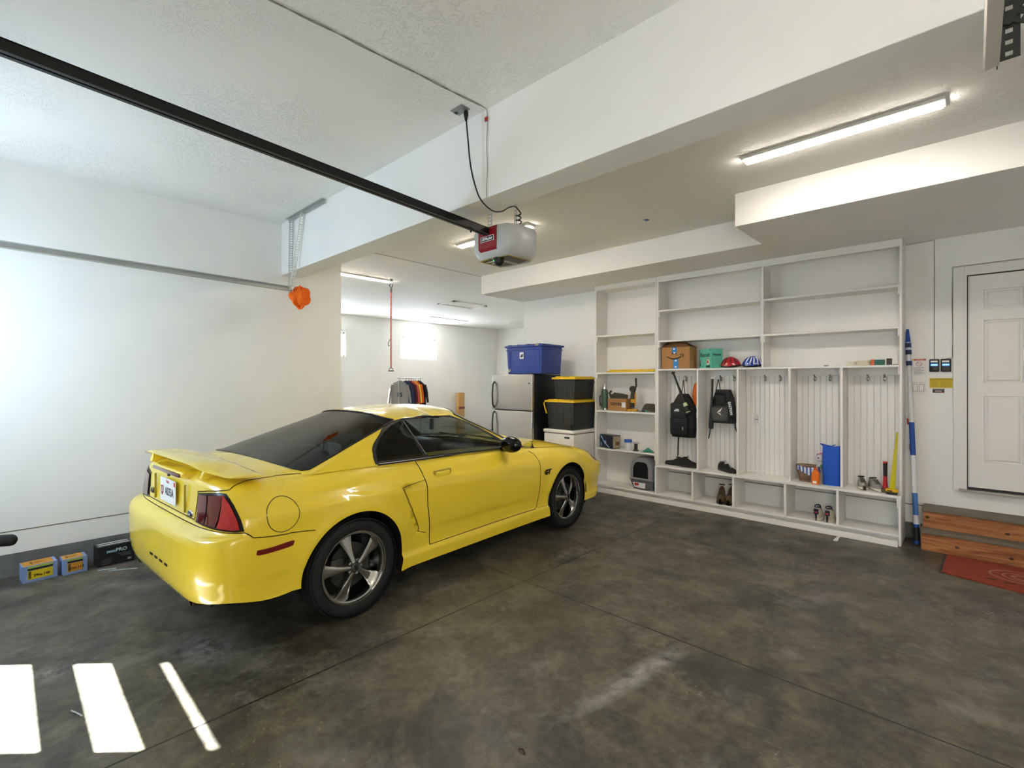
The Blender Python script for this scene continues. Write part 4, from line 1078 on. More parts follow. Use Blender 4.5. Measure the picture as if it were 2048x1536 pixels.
# cords
oc = thing('ceiling_outlet', 'metal ceiling outlet box above the beam with a black plug in it', 'outlet', (-2.395, 2.035, ZA))
build(B(-.055, .055, -.038, .038, -.004, 0, bev=.001), 'outlet_plate', mat('outlet_grey', '#8e8f8f', rough=.4, metal=.5), oc); build(MB().box(-.05, -.035, -.01, .01, -.010, -.004), 'outlet_screw', DSTEEL, oc)
pl_ = [P(932, 232, Y=2.06), P(936, 280, Y=2.07), P(941, 330, Y=2.08), P(950, 370, Y=2.10), P(962, 400, Y=2.13), P(984, 421, Y=2.30), P(1003, 423, Y=2.45), P(1018, 415, Y=2.58), P(1030, 413, Y=2.70), P(1036, 419, Y=2.75)]
cc = pl_[-1]
for i in range(34):
    a = i*.75; pl_.append(Vector((cc.x-.01+.020*math.cos(a)*(1+.4*(i > 14)), 2.765+.02*math.sin(a), cc.z-.02-.0042*i)))
def smooth(pts, n=6):
    out = []
    for i in range(len(pts)-1):
        p0, p1, p2, p3 = pts[max(i-1, 0)], pts[i], pts[i+1], pts[min(i+2, len(pts)-1)]
        for k in range(n):
            t = k/n; out.append(.5*((2*p1)+(-p0+p2)*t+(2*p0-5*p1+4*p2-p3)*t*t+(-p0+3*p1-3*p2+p3)*t**3))
    out.append(pts[-1]); return out
pc = thing('power_cord', 'black power cord looping from the ceiling outlet down to the opener', 'cord', pl_[0])
build(MB().tube(smooth(pl_[:10], 5)+pl_[10:], .005, 8), 'cord', BLACK, pc, world=True)
build(MB().rings([(pl_[0]+Vector((0, 0, .03)), .014), (pl_[0]+Vector((0, 0, .01)), .016), (pl_[0]-Vector((0, 0, .03)), .008)], 12), 'plug', BLACK, pc, world=True)
wr = MB(); A0, A1 = P(545, 0, Z=ZA), P(969, 214, Z=ZA); A0 = A0+(A0-A1)*.9
for k in (0, 1):
    pts_ = [A0.lerp(A1, i/40)+Vector((.006*math.sin(i*.8+k*2.4), 0, -.004)) for i in range(41)]
    wr.tube(pts_, .0022, 5)
wr.tube([A1+Vector((0, 0, -.004))]+[Vector((A1.x+.004*math.sin(i), 2.144, ZA-.01-(ZA-2.76)*i/12)) for i in range(13)], .0022, 5)
tag(build(wr, 'bell_wire', mat('wire_grey', '#77756a', rough=.5), None), 'thin twisted grey wire stapled along the ceiling and down the beam', 'wire')
tag(build(B(A1.x-.012, A1.x+.01, 2.132, 2.142, 3.235, 3.262, bev=.002), 'wire_connector', mat('connector_red', '#a33a2a', rough=.5), None), 'tiny red connector clipped on the wire at the beam top', 'wire connector')
p = P(1292, 440, Z=ZB); tag(build(MB().prism([(p.x-.022, p.y-.03, ZB-.0015), (p.x+.024, p.y-.02, ZB-.0015), (p.x+.028, p.y+.025, ZB-.0015), (p.x-.02, p.y+.03, ZB-.0015), (p.x-.008, p.y, ZB-.0015)], (0, 0, .0014)), 'tape_scrap', mat('blue_tape', '#1b5fa3', rough=.7), None, ang=0), 'small scrap of blue tape stuck on the ceiling', 'tape')
# red chain with hooks hanging in the far bay
ch = thing('hoist_chain', 'red chain with steel hooks hanging from the far bay ceiling', 'chain', (-6.9, 4.384, ZB))
m = MB(); n = 40; z0 = -.22
for i in range(n):
    zc = z0-i*.031; a = i % 2
    ring = [(Vector((.012*math.cos(t), 0, .021*math.sin(t))) if a else Vector((0, .012*math.cos(t), .021*math.sin(t))))+Vector((0, 0, zc)) for t in [2*PI*k/10 for k in range(10)]]
    m.tube(ring, .0052, 5, closed=True)
build(m, 'chain_links', mat('chain_red', '#c9402f', rough=.5), ch, ang=40)
m = MB(); m.lathe([(.03, 0), (.03, -.006), (.006, -.012), (.006, -.06), (0, -.06)], 16); m.tube([(0, .028*math.cos(t), -.10+.034*math.sin(t)) for t in [PI*.5+i*.5 for i in range(12)]], .007, 6); m.tube([(0, .014*math.cos(t), -.18+.03*math.sin(t)) for t in [i*.6 for i in range(11)]], .006, 6, closed=True)
build(m, 'ceiling_hook', DSTEEL, ch)
m = MB(); m.tube([(0, 0, -.98), (0, -.03, -1.0), (0, -.05, -1.05), (0, -.045, -1.10), (0, -.03, -1.08)], .006, 6); build(m, 'grab_hook', DSTEEL, ch)
m = MB(); m.tube([(0, .0, -1.44), (0, -.035, -1.47), (0, -.035, -1.50), (0, .035, -1.50), (0, .035, -1.47), (0, 0, -1.44)], .006, 6); m.cyl((0, -.05, -1.50), (0, .05, -1.50), .008, n=8); build(m, 'end_shackle', DSTEEL, ch)
# ================================================================== fridge corner
fx0, fx1, fy0, fy1, fz = -5.475, -4.635, 5.30, 5.98, 1.672
fr = thing('refrigerator', 'stainless top-freezer refrigerator with black sides by the wall corner', 'refrigerator', ((fx0+fx1)/2, fy0, 0))
SS = mat('stainless_steel', '#b7b4ae', rough=.28, metal=.85, vary=.08, vscale=3)
build(B(fx0+.005, fx1-.005, fy0+.055, fy1, .03, fz-.004, bev=.006), 'cabinet', mat('fridge_black', '#17181a', rough=.35), fr, world=True)
fd1 = build(B(fx0, fx1, fy0, fy0+.052, 1.135, fz, bev=.012, seg=3), 'freezer_door', SS, fr, world=True); fd2 = build(B(fx0, fx1, fy0, fy0+.052, .08, 1.122, bev=.012, seg=3), 'fridge_door', SS, fr, world=True)
for dd, z0, z1 in ((fd1, 1.16, 1.56), (fd2, .70, 1.10)):
    build(MB().tube([(fx0+.06, fy0, z0), (fx0+.06, fy0-.04, z0+.05), (fx0+.06, fy0-.048, (z0+z1)/2), (fx0+.06, fy0-.035, z1-.04), (fx0+.06, fy0, z1)], .013, 10), 'door_handle', mat('handle_dark_steel', '#3d3c3e', rough=.3, metal=.8), dd, world=True)
build(MB().lathe([(.012, 0), (.012, .003), (0, .004)], 16, M=FRONT(fx1-.06, fy0, 1.535)), 'round_badge', DSTEEL, fd1, world=True)
build(B(fx1-.07, fx1-.01, fy0+.005, fy0+.06, fz, fz+.012, bev=.003), 'hinge_cap', BLACK, fr, world=True)
build(B(fx0+.04, fx1-.04, fy0+.02, fy0+.05, .01, .08, bev=.003), 'kick_grille', BLACK, fr, world=True)
def tote(name, label, x0, x1, y0, y1, z0, z1, body, lid, ribs=5, taper=.035, world_group=None, panel=False, wheels=False):
    t = thing(name, label, 'storage tote', ((x0+x1)/2, (y0+y1)/2, z0), group=world_group)
    m = MB(); h = z1-.03
    m.frustum((x0+taper, x1-taper, y0+taper*.8, y1-taper*.8), (x0+.012, x1-.012, y0+.012, y1-.012), z0, h, bev=.012)
    n = ribs
    for i in range(n):
        x = x0+.07+(x1-x0-.14)*i/(n-1)
        m.frustum((x-.012, x+.012, y0+taper*.8-.006, y0+.1), (x-.015, x+.015, y0+.006, y0+.1), z0+.02, h-.07, bev=.003)
    m.box(x0+.004, x1-.004, y0+.004, y1-.004, h-.055, h-.045, bev=.003)
    b = build(m, 'tote_body', body, t, world=True)
    m = MB(); m.box(x0-.01, x1+.01, y0-.01, y1+.01, h-.012, h+.018, bev=.008); m.box(x0+.04, x1-.04, y0+.04, y1-.04, h+.018, z1, bev=.008)
    for i in range(4): 
        x = x0+.08+(x1-x0-.16)*i/3; m.box(x-.03, x+.03, y0+.005, y1-.005, h+.017, z1+.001, bev=.005)
    l = build(m, 'tote_lid', lid, t, world=True)
    return t, b, l
BLU = mat('tote_blue', '#2c4290', rough=.4); CHAR = mat('tote_charcoal', '#2b2d2f', rough=.5); YLD = mat('lid_yellow', '#e3bb1f', rough=.45)
t, b, l = tote('blue_tote', 'large royal blue lidded storage tote standing on top of the refrigerator', -5.235, -4.50, 5.355, 5.87, fz+.002, 2.118, BLU, BLU, ribs=2)
build(B(-4.93, -4.85, 5.352, 5.356, 1.90, 2.0, bev=.0005), 'tote_sticker', PAPER, b, world=True, ang=0); build(MB().prism([(-4.918, 5.3495, 1.925), (-4.862, 5.3495, 1.925), (-4.862, 5.3495, 1.975), (-4.895, 5.3495, 1.965)], (0, .002, 0)), 'sticker_picture', mat('sticker_navy', '#2d3560'), b, world=True, ang=0)
build(MB().lathe([(.026, 0), (.026, .003), (.012, .003), (.012, 0)], 20, M=FRONT(-5.165, 5.378, 1.735), cap=False), 'round_sticker', mat('sticker_cream', '#d8dca0'), b, world=True)
build(B(-4.62, -4.55, 5.34, 5.355, 2.085, 2.115, bev=.003), 'lid_latch', mat('latch_tan', '#9a9173', rough=.5), l, world=True)
fz2 = .875
fzr = thing('chest_freezer', 'white chest freezer under the stack of black totes', 'freezer', (-4.15, 5.8, 0))
build(B(-4.545, -4.02+.02, 5.46, 6.13, .03, fz2-.055, bev=.015), 'freezer_body', TRIM, fzr, world=True) if False else build(B(-4.545, -4.005, 5.46, 6.13, .03, fz2-.055, bev=.015), 'freezer_body', TRIM, fzr, world=True)
build(B(-4.555, -4.0, 5.45, 6.13, fz2-.048, fz2, bev=.015, seg=3), 'freezer_lid', TRIM, fzr, world=True); build(B(-4.17, -4.08, 5.455, 5.462, .76, .785, bev=.003), 'freezer_badge', DSTEEL, fzr, world=True); build(MB().box(-4.5, -4.4, 5.5, 5.6, 0, .03).box(-4.1, -4.02, 5.5, 5.6, 0, .03).box(-4.5, -4.4, 6.0, 6.1, 0, .03).box(-4.1, -4.02, 6.0, 6.1, 0, .03), 'foot', BLACK, fzr, world=True)
t, b, l = tote('black_tote', 'larger black tote with yellow lid, the lower one on the chest freezer', -4.53, -4.02, 5.47, 6.05, fz2+.002, 1.305, CHAR, YLD, ribs=4)
build(MB().cyl((-4.08, 5.475, .93), (-4.08, 5.50, .93), .036, n=24).cyl((-4.08, 5.465, .93), (-4.08, 5.476, .93), .016, n=16), 'tote_wheel', BLACK, b, world=True)
build(MB().tube([(-4.545, 5.50, 1.28), (-4.555, 5.47, 1.24), (-4.50, 5.465, 1.10)], .010, 8), 'lid_handle', YLD, l, world=True)
tote('black_tote', 'smaller black tote with yellow lid, the upper one of the freezer stack', -4.42, -4.02, 5.50, 6.02, 1.307, 1.635, CHAR, YLD, ribs=4)

# ================================================================== things on the tower shelves
def sh(z): return z+.0008
m = MB(); m.box(-3.80, -3.052, 5.965, 6.2, sh(1.692), sh(1.692)+.022, bev=.008); m.box(-3.77, -3.08, 5.985, 6.18, sh(1.692)+.022, sh(1.692)+.034, bev=.006)
for i in range(4): m.box(-3.75+.19*i, -3.64+.19*i, 5.975, 6.19, sh(1.692)+.02, sh(1.692)+.037, bev=.004)
tag(build(m, 'tote_lid', YLD, None), 'loose yellow tote lid lying flat on the tower shelf', 'tote lid')
th = thing('thermos_flask', 'green steel thermos flask with silver cap on the tower shelf', 'flask', (-3.885, 6.05, sh(1.147)))
build(MB().lathe([(.044, .0), (.048, .006), (.048, .26), (.040, .29), (.028, .305)], 28), 'flask_body', mat('hammertone_green', '#3f5a46', rough=.4, bump=.1, bscale=200), th)
build(MB().lathe([(.031, .305), (.031, .365), (.029, .372), (0, .374)], 24), 'flask_cap', CHROME, th); build(MB().lathe([(.0485, .001), (.0487, .028), (.047, .029)], 28, cap=False), 'base_band', CHROME, th)
build(MB().tube([(-.046, -.01, .06), (-.062, -.03, .07), (-.064, -.03, .20), (-.046, -.01, .215)], .008, 8), 'flask_handle', BLACK, th)
cb = thing('cardboard_box', 'small printed cardboard box beside the green thermos', 'box', (-3.62, 6.07, sh(1.147)), rz=-.12)
build(B(-.20, .13, -.06, .08, 0, .172, bev=.002), 'box_body', CARD, cb, ang=0); text('carote', .075, INK, cb, FRONT(-.05, -.0612, .10), bold=.001); build(B(.05, .115, -.0612, -.0598, .05, .12), 'shipping_label', PAPER, cb, ang=0)
CAMO = mat('worn_camo', '#4a4639', rough=.9, vary=.5, vscale=30)
m = MB(); m.box(-3.79, -3.53, 6.03, 6.10, sh(1.320), sh(1.345), bev=.010); m.tube([(-3.78, 6.06, 1.35), (-3.70, 6.06, 1.375), (-3.60, 6.065, 1.365), (-3.53, 6.07, 1.35)], .026, 10); m.tube([(-3.78, 6.05, 1.34), (-3.80, 6.04, 1.40), (-3.77, 6.04, 1.425)], .016, 8); m.tube([(-3.68, 6.05, 1.36), (-3.72, 6.03, 1.40)], .014, 8)
tag(build(m, 'camo_pouch', CAMO, None), 'dark camouflage pouch lying on top of the small printed box', 'pouch')
dr = thing('cordless_drill', 'black and yellow upright drill stand tool on the tower shelf', 'power tool', (-3.425, 6.06, sh(1.147)), rz=.2)
build(MB().tube([(-.02, 0, .05), (-.01, 0, .2), (.0, 0, .30)], .032, 12).ball((-.01, 0, .31), (.05, .035, .045), 14).tube([(.0, 0, .30), (.04, 0, .35), (.035, 0, .44)], .014, 8), 'tool_body', mat('tool_olive_black', '#2c2920', rough=.5), dr)
build(MB().box(-.08, .06, -.035, .045, 0, .03, bev=.008).tube([(.03, -.02, .08), (.035, -.025, .26)], .010, 8).box(-.03, .03, -.036, -.03, .12, .17, bev=.004), 'tool_trim', mat('tool_yellow', '#d29a1e', rough=.5), dr)
build(MB().ball((.035, 0, .45), (.018, .012, .012), 10), 'tool_tip', BLACK, dr)
# camo hat
def hat(u, v): 
    a = 2*PI*u; r = .10*(.35+.65*v)*(1+.14*math.sin(3*a+1)); return Vector((r*1.2*math.cos(a), r*.8*math.sin(a), .105*(1-v**2)+.012*math.sin(4*a)*v+.006))
m = MB(); m.grid(hat, 28, 8, cu=True); m.grid(lambda u, v: Vector((.1*1.2*math.cos(2*PI*u)*(1+.3*v)*(1+.1*math.sin(6*PI*u)), .08*math.sin(2*PI*u)*(1+.3*v), .010-.006*v)), 28, 2, cu=True)
o = build(m, 'camo_hat', CAMO, None, solid=.003); o.location = (-3.195, 6.08, sh(1.147)); tag(o, 'crumpled camouflage cap at the right end of the tower shelf', 'cap')
tag(build(MB().ball((-3.19, 5.985, 1.162), (.020, .014, .013), 10), 'teal_toy', mat('toy_teal', '#35a58c', rough=.6), None), 'tiny teal toy in front of the camouflage cap', 'toy')
kb = thing('toy_box', 'black and blue printed toy box on the shelf above the litter box', 'box', (-3.79, 6.05, sh(.605)), rz=-.32)
build(B(-.15, .135, -.07, .07, 0, .19, bev=.002), 'box_body', mat('box_dark_navy', '#1d2233', rough=.35), kb, ang=0)
m = MB(); m.tube([(-.10, -.0715, .15), (-.06, -.0715, .09), (-.0, -.0715, .05), (.06, -.0715, .015)], .007, 6); m.lathe([(.026, 0), (.026, .0015)], 18, M=FRONT(-.03, -.0705, .08)); m.lathe([(.017, 0), (.017, .0015)], 18, M=FRONT(-.12, -.0705, .155)); m.box(-.135, -.11, -.0718, -.0706, .02, .075)
build(m, 'box_artwork', mat('art_pale_blue', '#8fb3e0', rough=.5), kb); build(MB().box(.1352, .1366, -.065, .065, .01, .18), 'box_end_panel', mat('end_tan', '#a7997c', rough=.5), kb, ang=0); build(MB().box(.1367, .1375, -.02, .05, .05, .10), 'end_picture', mat('end_brown', '#6d4a33'), kb, ang=0)
bt = thing('white_tub', 'small white tub with blue lid on the tower shelf', 'tub', (-3.485, 6.02, sh(.605)))
build(MB().lathe([(.042, 0), (.050, .11)], 24), 'tub_body', PAPER, bt); build(MB().lathe([(.054, .11), (.054, .145), (.050, .15), (0, .15)], 24), 'tub_lid', mat('lid_blue', '#2456b0', rough=.4), bt)
gb = thing('small_jar', 'small dark jar with clear pink-topped lid beside the white tub', 'jar', (-3.365, 6.02, sh(.605)))
build(MB().lathe([(.038, 0), (.040, .012), (.026, .02), (.024, .09), (.026, .10)], 20), 'jar_body', mat('jar_dark', '#34363a', rough=.3), gb); build(MB().box(-.05, .05, -.02, .02, .10, .125, bev=.008), 'jar_top', mat('jar_pink', '#cfc0cc', rough=.4), gb)
def crumple(cx, cy, z, rx, ry, h, mt, name, label, cat, seed=1, n=18):
    random.seed(seed); ph = [random.random()*6 for _ in range(6)]
    def f(u, v):
        a = 2*PI*u; k = 1+.25*math.sin(3*a+ph[0])+.15*math.sin(5*a+ph[1]); return Vector((cx+rx*v*k*math.cos(a), cy+ry*v*k*math.sin(a), z+.002+h*(1-v)**.8*(1+.3*math.sin(2*a+ph[2]))+.006*abs(math.sin(4*a+7*v+ph[3]))))
    m = MB(); m.grid(f, n, 7, cu=True); return tag(build(m, name, mt, None, ang=25, solid=.002), label, cat)
crumple(-3.19, 6.03, sh(.605), .075, .05, .045, mat('green_cloth', '#2f7a62', rough=.8), 'green_cloth', 'crumpled green plastic cloth on the shelf above the litter box', 'cloth', 3)
tag(build(MB().tube([(-3.60, 5.99, .62), (-3.55, 5.985, .622), (-3.50, 5.975, .618)], .010, 8), 'white_tube', PAPER, None), 'short white tube lying in front of the toy box', 'tube')
lb_ = thing('cat_litter_box', 'grey hooded cat litter box with dark opening at the foot of the tower', 'litter box', (-3.235, 6.045, .101))
GRY = mat('plastic_silver_grey', '#85868a', rough=.35)
build(MB().frustum((-.13, .15, -.09, .12), (-.175, .175, -.13, .14), 0, .14, bev=.02), 'litter_pan', mat('plastic_mid_grey', '#5f6064', rough=.4), lb_)
m = MB(); m.frustum((-.178, .178, -.133, .143), (-.165, .165, -.125, .14), .135, .16, bev=.006)
hood = [(-.17, .15), (-.165, .30), (-.14, .38), (-.08, .43), (.08, .43), (.14, .38), (.165, .30), (.17, .15)]
m.prism([(x, -.095, z) for x, z in hood], (0, .225, 0)); m.prism([(x*.95, -.118, z-.006) for x, z in hood], (0, .025, 0))
build(m, 'litter_hood', GRY, lb_, ang=40)
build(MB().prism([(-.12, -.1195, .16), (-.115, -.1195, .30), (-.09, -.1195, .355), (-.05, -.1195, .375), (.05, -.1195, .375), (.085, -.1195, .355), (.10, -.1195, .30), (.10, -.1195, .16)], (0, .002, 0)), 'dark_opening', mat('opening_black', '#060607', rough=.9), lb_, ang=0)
build(MB().prism([(-.10, -.1225, .03), (.06, -.1225, .025), (.07, -.1320, .10), (-.115, -.1320, .10)], (0, .002, 0)), 'product_label', PAPER, lb_, ang=0); build(MB().prism([(-.09, -.1245, .045), (-.03, -.1245, .045), (-.03, -.132, .092), (-.095, -.132, .092)], (0, .002, 0)), 'label_red_block', mat('label_red', '#b3352d'), lb_, ang=0)
build(MB().tube([(-.178, -.05, .14), (-.195, -.06, .20), (-.185, -.06, .34)], .004, 6), 'wire_latch', STEEL, lb_)

# ================================================================== things on top of the lockers
TZ2 = 1.7278
ab = thing('shipping_box', 'open brown shipping box with smile arrow and blue tape above the lockers', 'box', (-2.79, 6.075, TZ2))
build(B(-.175, .20, -.095, .12, 0, .278, bev=.002), 'box_body', CARD, ab, ang=0)
m = MB(); m.prism([(-.175, -.095, .278), (.20, -.095, .278), (.11, -.02, .345), (-.10, -.02, .335)], (0, .003, .003)); m.prism([(-.175, -.095, .279), (-.175, .12, .279), (-.10, .12, .345), (-.10, -.08, .345)], (.003, 0, .003)); m.prism([(.20, -.095, .279), (.20, .12, .279), (.06, .12, .348), (.02, -.06, .348)], (.003, 0, .003))
build(m, 'box_flap', mat('cardboard_inside', '#7c5733', rough=.9), ab, ang=0)
TB = mat('tape_bright_blue', '#1c7fc9', rough=.4)
build(MB().box(-.035, .030, -.0965, -.0952, .19, .278).box(-.015, .050, -.0965, -.0952, 0, .13), 'blue_tape', TB, ab, ang=0)
for x, z in ((-.005, .255), (.0, .185+.02), (.018, .105), (.018, .025)): build(B(x-.012, x+.012, -.0975, -.0963, z-.010, z+.010), 'tape_print', PAPER, ab, ang=0)
build(MB().box(-.034, .029, -.0972, -.0960, .19, .203), 'tape_print_bar', INK, ab, ang=0)
sm = [Vector((-.11, -.0965, .165)), Vector((-.06, -.0965, .137)), Vector((0, -.0965, .128)), Vector((.06, -.0965, .140)), Vector((.105, -.0965, .168))]
m = MB(); pr = smooth(sm, 6); m.rings([(p, .003+.0055*math.sin(PI*(i+1)/(len(pr)+1))) for i, p in enumerate(pr)], 6); m.tube(smooth([Vector((.075, -.0965, .178)), Vector((.118, -.0965, .186)), Vector((.112, -.0965, .145))], 5), .0045, 6)
for v in m.bm.verts: v.co.y = -.0965+(v.co.y+.0965)*.15
build(m, 'smile_arrow', INK, ab)
rs = thing('nappy_box', 'mint green printed nappy box beside the open shipping box', 'box', (-2.37, 6.085, TZ2), rz=-.62)
MINT = mat('mint_green', '#63c2a8', rough=.45)
build(B(-.125, .125, -.07, .085, 0, .238, bev=.002), 'box_body', MINT, rs, ang=0)
NAVY = mat('ink_dark_teal', '#123c40', rough=.5)
text('Rascals', .074, NAVY, rs, FRONT(-.005, -.0712, .165), shear=.2, bold=.0012); text('N', .03, NAVY, rs, FRONT(.105, -.0712, .220), bold=.001)
text('Rascals', .036, NAVY, rs, face((.1262, .005, .165), (0, 1, 0), (0, 0, 1)), shear=.2, bold=.001)
build(MB().lathe([(.033, 0), (.033, .0012)], 20, M=FRONT(.055, -.0702, .075)), 'picture_disc', PAPER, rs); build(MB().lathe([(.022, 0), (.022, .0012)], 20, M=FRONT(.050, -.0714, .078)), 'baby_picture', mat('skin_tone_print', '#b5614a', rough=.6), rs)
build(MB().box(-.115, -.095, -.0722, -.0702, .07, .105).box(.02, .06, -.0722, -.0702, .115, .127), 'orange_print', mat('print_orange', '#b56a2c'), rs, ang=0); build(MB().box(-.115, -.095, -.0722, -.0702, .03, .06).box(.02, .10, -.0722, -.0702, .010, .035).box(-.065, -.045, -.0722, -.0702, .02, .03), 'dark_print', NAVY, rs, ang=0)
def helmet(name, label, cx, mt, trim, stripes=None):
    t = thing(name, label, 'helmet', (cx, 6.085, TZ2))
    def f(u, v):
        a = 2*PI*u; b = PI/2*v; r = math.sin(b+.0001); z = .135*math.cos(b)
        if v > .98: z = 0
        return Vector((.122*r*math.cos(a), .095*r*math.sin(a), max(.012+.020*abs(math.cos(a)) if v > .9 else 0, z)))
    b = build(MB().grid(f, 36, 12, cu=True), 'shell', mt, t, ang=60, solid=.004)
    m = MB(); m.tube([(.118*math.cos(a), .092*math.sin(a), .014+.020*abs(math.cos(a))) for a in [2*PI*i/36 for i in range(36)]], .006, 6, closed=True); build(m, 'rim_trim', trim, t)
    build(MB().tube([(-.10, -.03, .02), (-.05, -.07, .008), (.05, -.07, .008), (.10, -.03, .02)], .005, 6), 'chin_strap', BLACK, t)
    return t
h1 = helmet('kids_helmet', 'plain red child helmet with black vents beside the mint box', -2.125, mat('helmet_red', '#b01622', rough=.25, coat=1), BLACK)
m = MB()
def on_helm(a, b, k=1.0): return Vector((.122*math.sin(b)*math.cos(a)*k, .095*math.sin(b)*math.sin(a)*k, .135*math.cos(b)*k))
for a0 in (-2.4, -1.9, -1.3, -.8):
    m.tube([on_helm(a0, b, 1.015) for b in (.55, .8, 1.05, 1.25)], .0055, 6)
build(m, 'vent_slot', BLACK, h1)
h2 = helmet('bike_helmet', 'blue child bike helmet with white stripes beside the red one', -1.875, mat('helmet_blue', '#1d3fa8', rough=.25, coat=1), BLACK)
m = MB()
for a0 in (-2.0, -1.55, -1.2, -.8, -.45):
    m.rings([(on_helm(a0+.06*math.sin(k*1.5), b, 1.012), .0055+.003*math.sin(k)) for k, b in enumerate((.45, .7, .95, 1.2, 1.35))], 6)
build(m, 'white_stripe', PAPER, h2)
tr_ = thing('tape_roll', 'roll of clear packing tape on top of the lockers', 'tape roll', (-.80, 6.06, TZ2))
build(MB().lathe([(.040, 0), (.062, 0), (.062, .05), (.040, .05), (.040, 0)], 32, cap=False), 'tape_wound', mat('packing_tape', '#d3ccb0', rough=.3), tr_); build(MB().lathe([(.038, .001), (.041, .001), (.041, .049), (.038, .049), (.038, .001)], 32, cap=False), 'tape_core', CARD, tr_)
tag(build(MB().lathe([(.030, 0), (.042, 0), (.042, .045), (.030, .045), (.030, 0)], 28, cap=False, M=Matrix.Translation((-.915, 6.10, TZ2))), 'tape_roll', mat('tape_ivory', '#e6e0c8', rough=.3), None), 'smaller ivory tape roll tucked behind the packing tape', 'tape roll')
kt = thing('small_packages', 'small green printed tool pack on top of the lockers', 'package', (-.665, 6.02, TZ2))
build(B(-.065, .035, -.02, .03, 0, .055, bev=.004), 'pack_body', mat('pack_green', '#1f5f52', rough=.4), kt); build(B(-.072, -.045, -.021, .031, 0, .058, bev=.003), 'pack_end', mat('pack_orange', '#c85a30', rough=.5), kt)
tag(build(B(-.615, -.575, 6.0, 6.05, TZ2, TZ2+.065, bev=.004), 'dark_spool', mat('spool_brown', '#3a3230', rough=.5), None), 'small dark boxy spool beside the green tool pack', 'spool')
tag(build(MB().tube([(-1.14, 5.99, TZ2+.003), (-1.10, 6.0, TZ2+.004)], .004, 6), 'pen_stub', INK, None), 'short dark pen stub on the locker top edge', 'pen')
tag(build(MB().tube([(-.565, 5.98, TZ2+.003), (-.525, 5.99, TZ2+.003)], .003, 6), 'screwdriver_bit', DSTEEL, None), 'thin dark bit lying at the right end of the locker top', 'bit')

# ================================================================== things in the lockers
FAB = mat('black_nylon', '#101113', rough=.7, bump=.15, bscale=60); FABG = mat('grey_nylon', '#4c4b49', rough=.8, bump=.15, bscale=60); FAB2 = mat('charcoal_nylon', '#1e1e20', rough=.7, bump=.15, bscale=60)
def pack(name, label, cx, cy, zb, w, h, d, seg, body, pocket, hookx, loopz):
    t = thing(name, label, 'backpack', (cx, cy, zb))
    def f(u, v):
        a = 2*PI*u; c = math.cos(a); s = math.sin(a); n = 2.6
        r = (abs(c)**n+abs(s)**n)**(-1/n); k = seg(v)
        return Vector((w/2*r*c*k, d/2*r*s*(.75+.25*math.sin(PI*min(1, v*1.2+.15)))*k**.5+.006*math.sin(9*v+3*a), h*v))
    m = MB(); m.grid(f, 32, 18, cu=True); m._add([f(j/32, 0) for j in range(32)], [tuple(range(32))]); m._add([f(j/32, 1) for j in range(32)], [tuple(range(32))])
    build(m, 'main_bag', body, t, ang=50)
    build(MB().tube([(hookx-cx+.02, 0, h*.97), (hookx-cx, -.0, loopz), (hookx-cx-.004, 0, loopz+.005), (hookx-cx-.03, 0, h*.97)], .005, 6), 'carry_loop', BLACK, t)
    return t
bp1 = pack('backpack', 'plump black backpack with white emblem hanging in the first locker', -2.715, 6.09, .845, .33, .56, .17, lambda v: .90+.1*math.sin(PI*min(1, v*1.5)) if v < .6 else max(.3, 1-.62*((v-.6)/.4)**1.5), FAB, FAB, -2.715, .735)
def pocket(x0, x1, z0, z1, y, d, mt, par, name='front_pocket', r=.03):
    m = MB(); m.box(x0, x1, y-d, y, z0, z1, bev=r, seg=4); return build(m, name, mt, par, ang=50)
p1 = pocket(-.135, .085, .24, .445, -.035, .085, FAB2, bp1); p1b = pocket(-.14, .10, .03, .27, -.045, .075, FAB, bp1)
m = MB(); m.box(-.075, -.005, -.1225, -.1208, .335, .350); m.box(-.06, -.01, -.1225, -.1208, .355, .368); build(m, 'white_emblem', PAPER, bp1, ang=0)
for z in (.10, .30):
    build(MB().tube([(-.12, -.118, z+.08), (-.02, -.125, z+.095), (.07, -.118, z+.08)], .003, 5), 'zipper', DSTEEL, bp1)
build(MB().tube([(-.06, .0, .03), (-.065, -.02, -.05), (-.07, -.02, -.25)], .009, 6), 'hanging_strap', BLACK, bp1); build(MB().box(.035, .045, -.125, -.12, .10, .14), 'zip_pull', STEEL, bp1, ang=0)
bp2 = pack('bat_backpack', 'charcoal baseball backpack with white v emblem in the second locker', -2.215, 6.10, 1.055, .28, .41, .16, lambda v: 1.0 if v < .45 else 1-.38*((v-.45)/.55)**1.4, FAB2, FABG, -2.275, .53)
pocket(-.13, .08, .02, .20, -.03, .065, FABG, bp2); pocket(-.09, .05, .19, .36, -.03, .045, FAB, bp2); pocket(.075, .145, .06, .33, -.02, .06, FAB, bp2, 'side_sleeve')
m = MB(); m.prism([(-.045, -.0965, .135), (.02, -.0965, .195), (-.005, -.0965, .140)], (0, .002, 0)); m.prism([(-.045, -.0965, .133), (.01, -.0965, .095), (-.008, -.0965, .128)], (0, .002, 0)); build(m, 'v_emblem', PAPER, bp2, ang=0)
text('EASTON', .042, PAPER, bp2, face((.108, -.0815, .185), (.18, 0, -.98), (.98, 0, .18)), bold=.0015)
for x0, dx in ((-.14, -.03), (.13, .06)): build(MB().tube([(x0, -.01, .06), (x0+dx*.3, -.02, -.06), (x0+dx, -.03, -.20 if x0 < 0 else -.14)], .008, 6), 'hanging_strap', DSTEEL if False else BLACK, bp2)
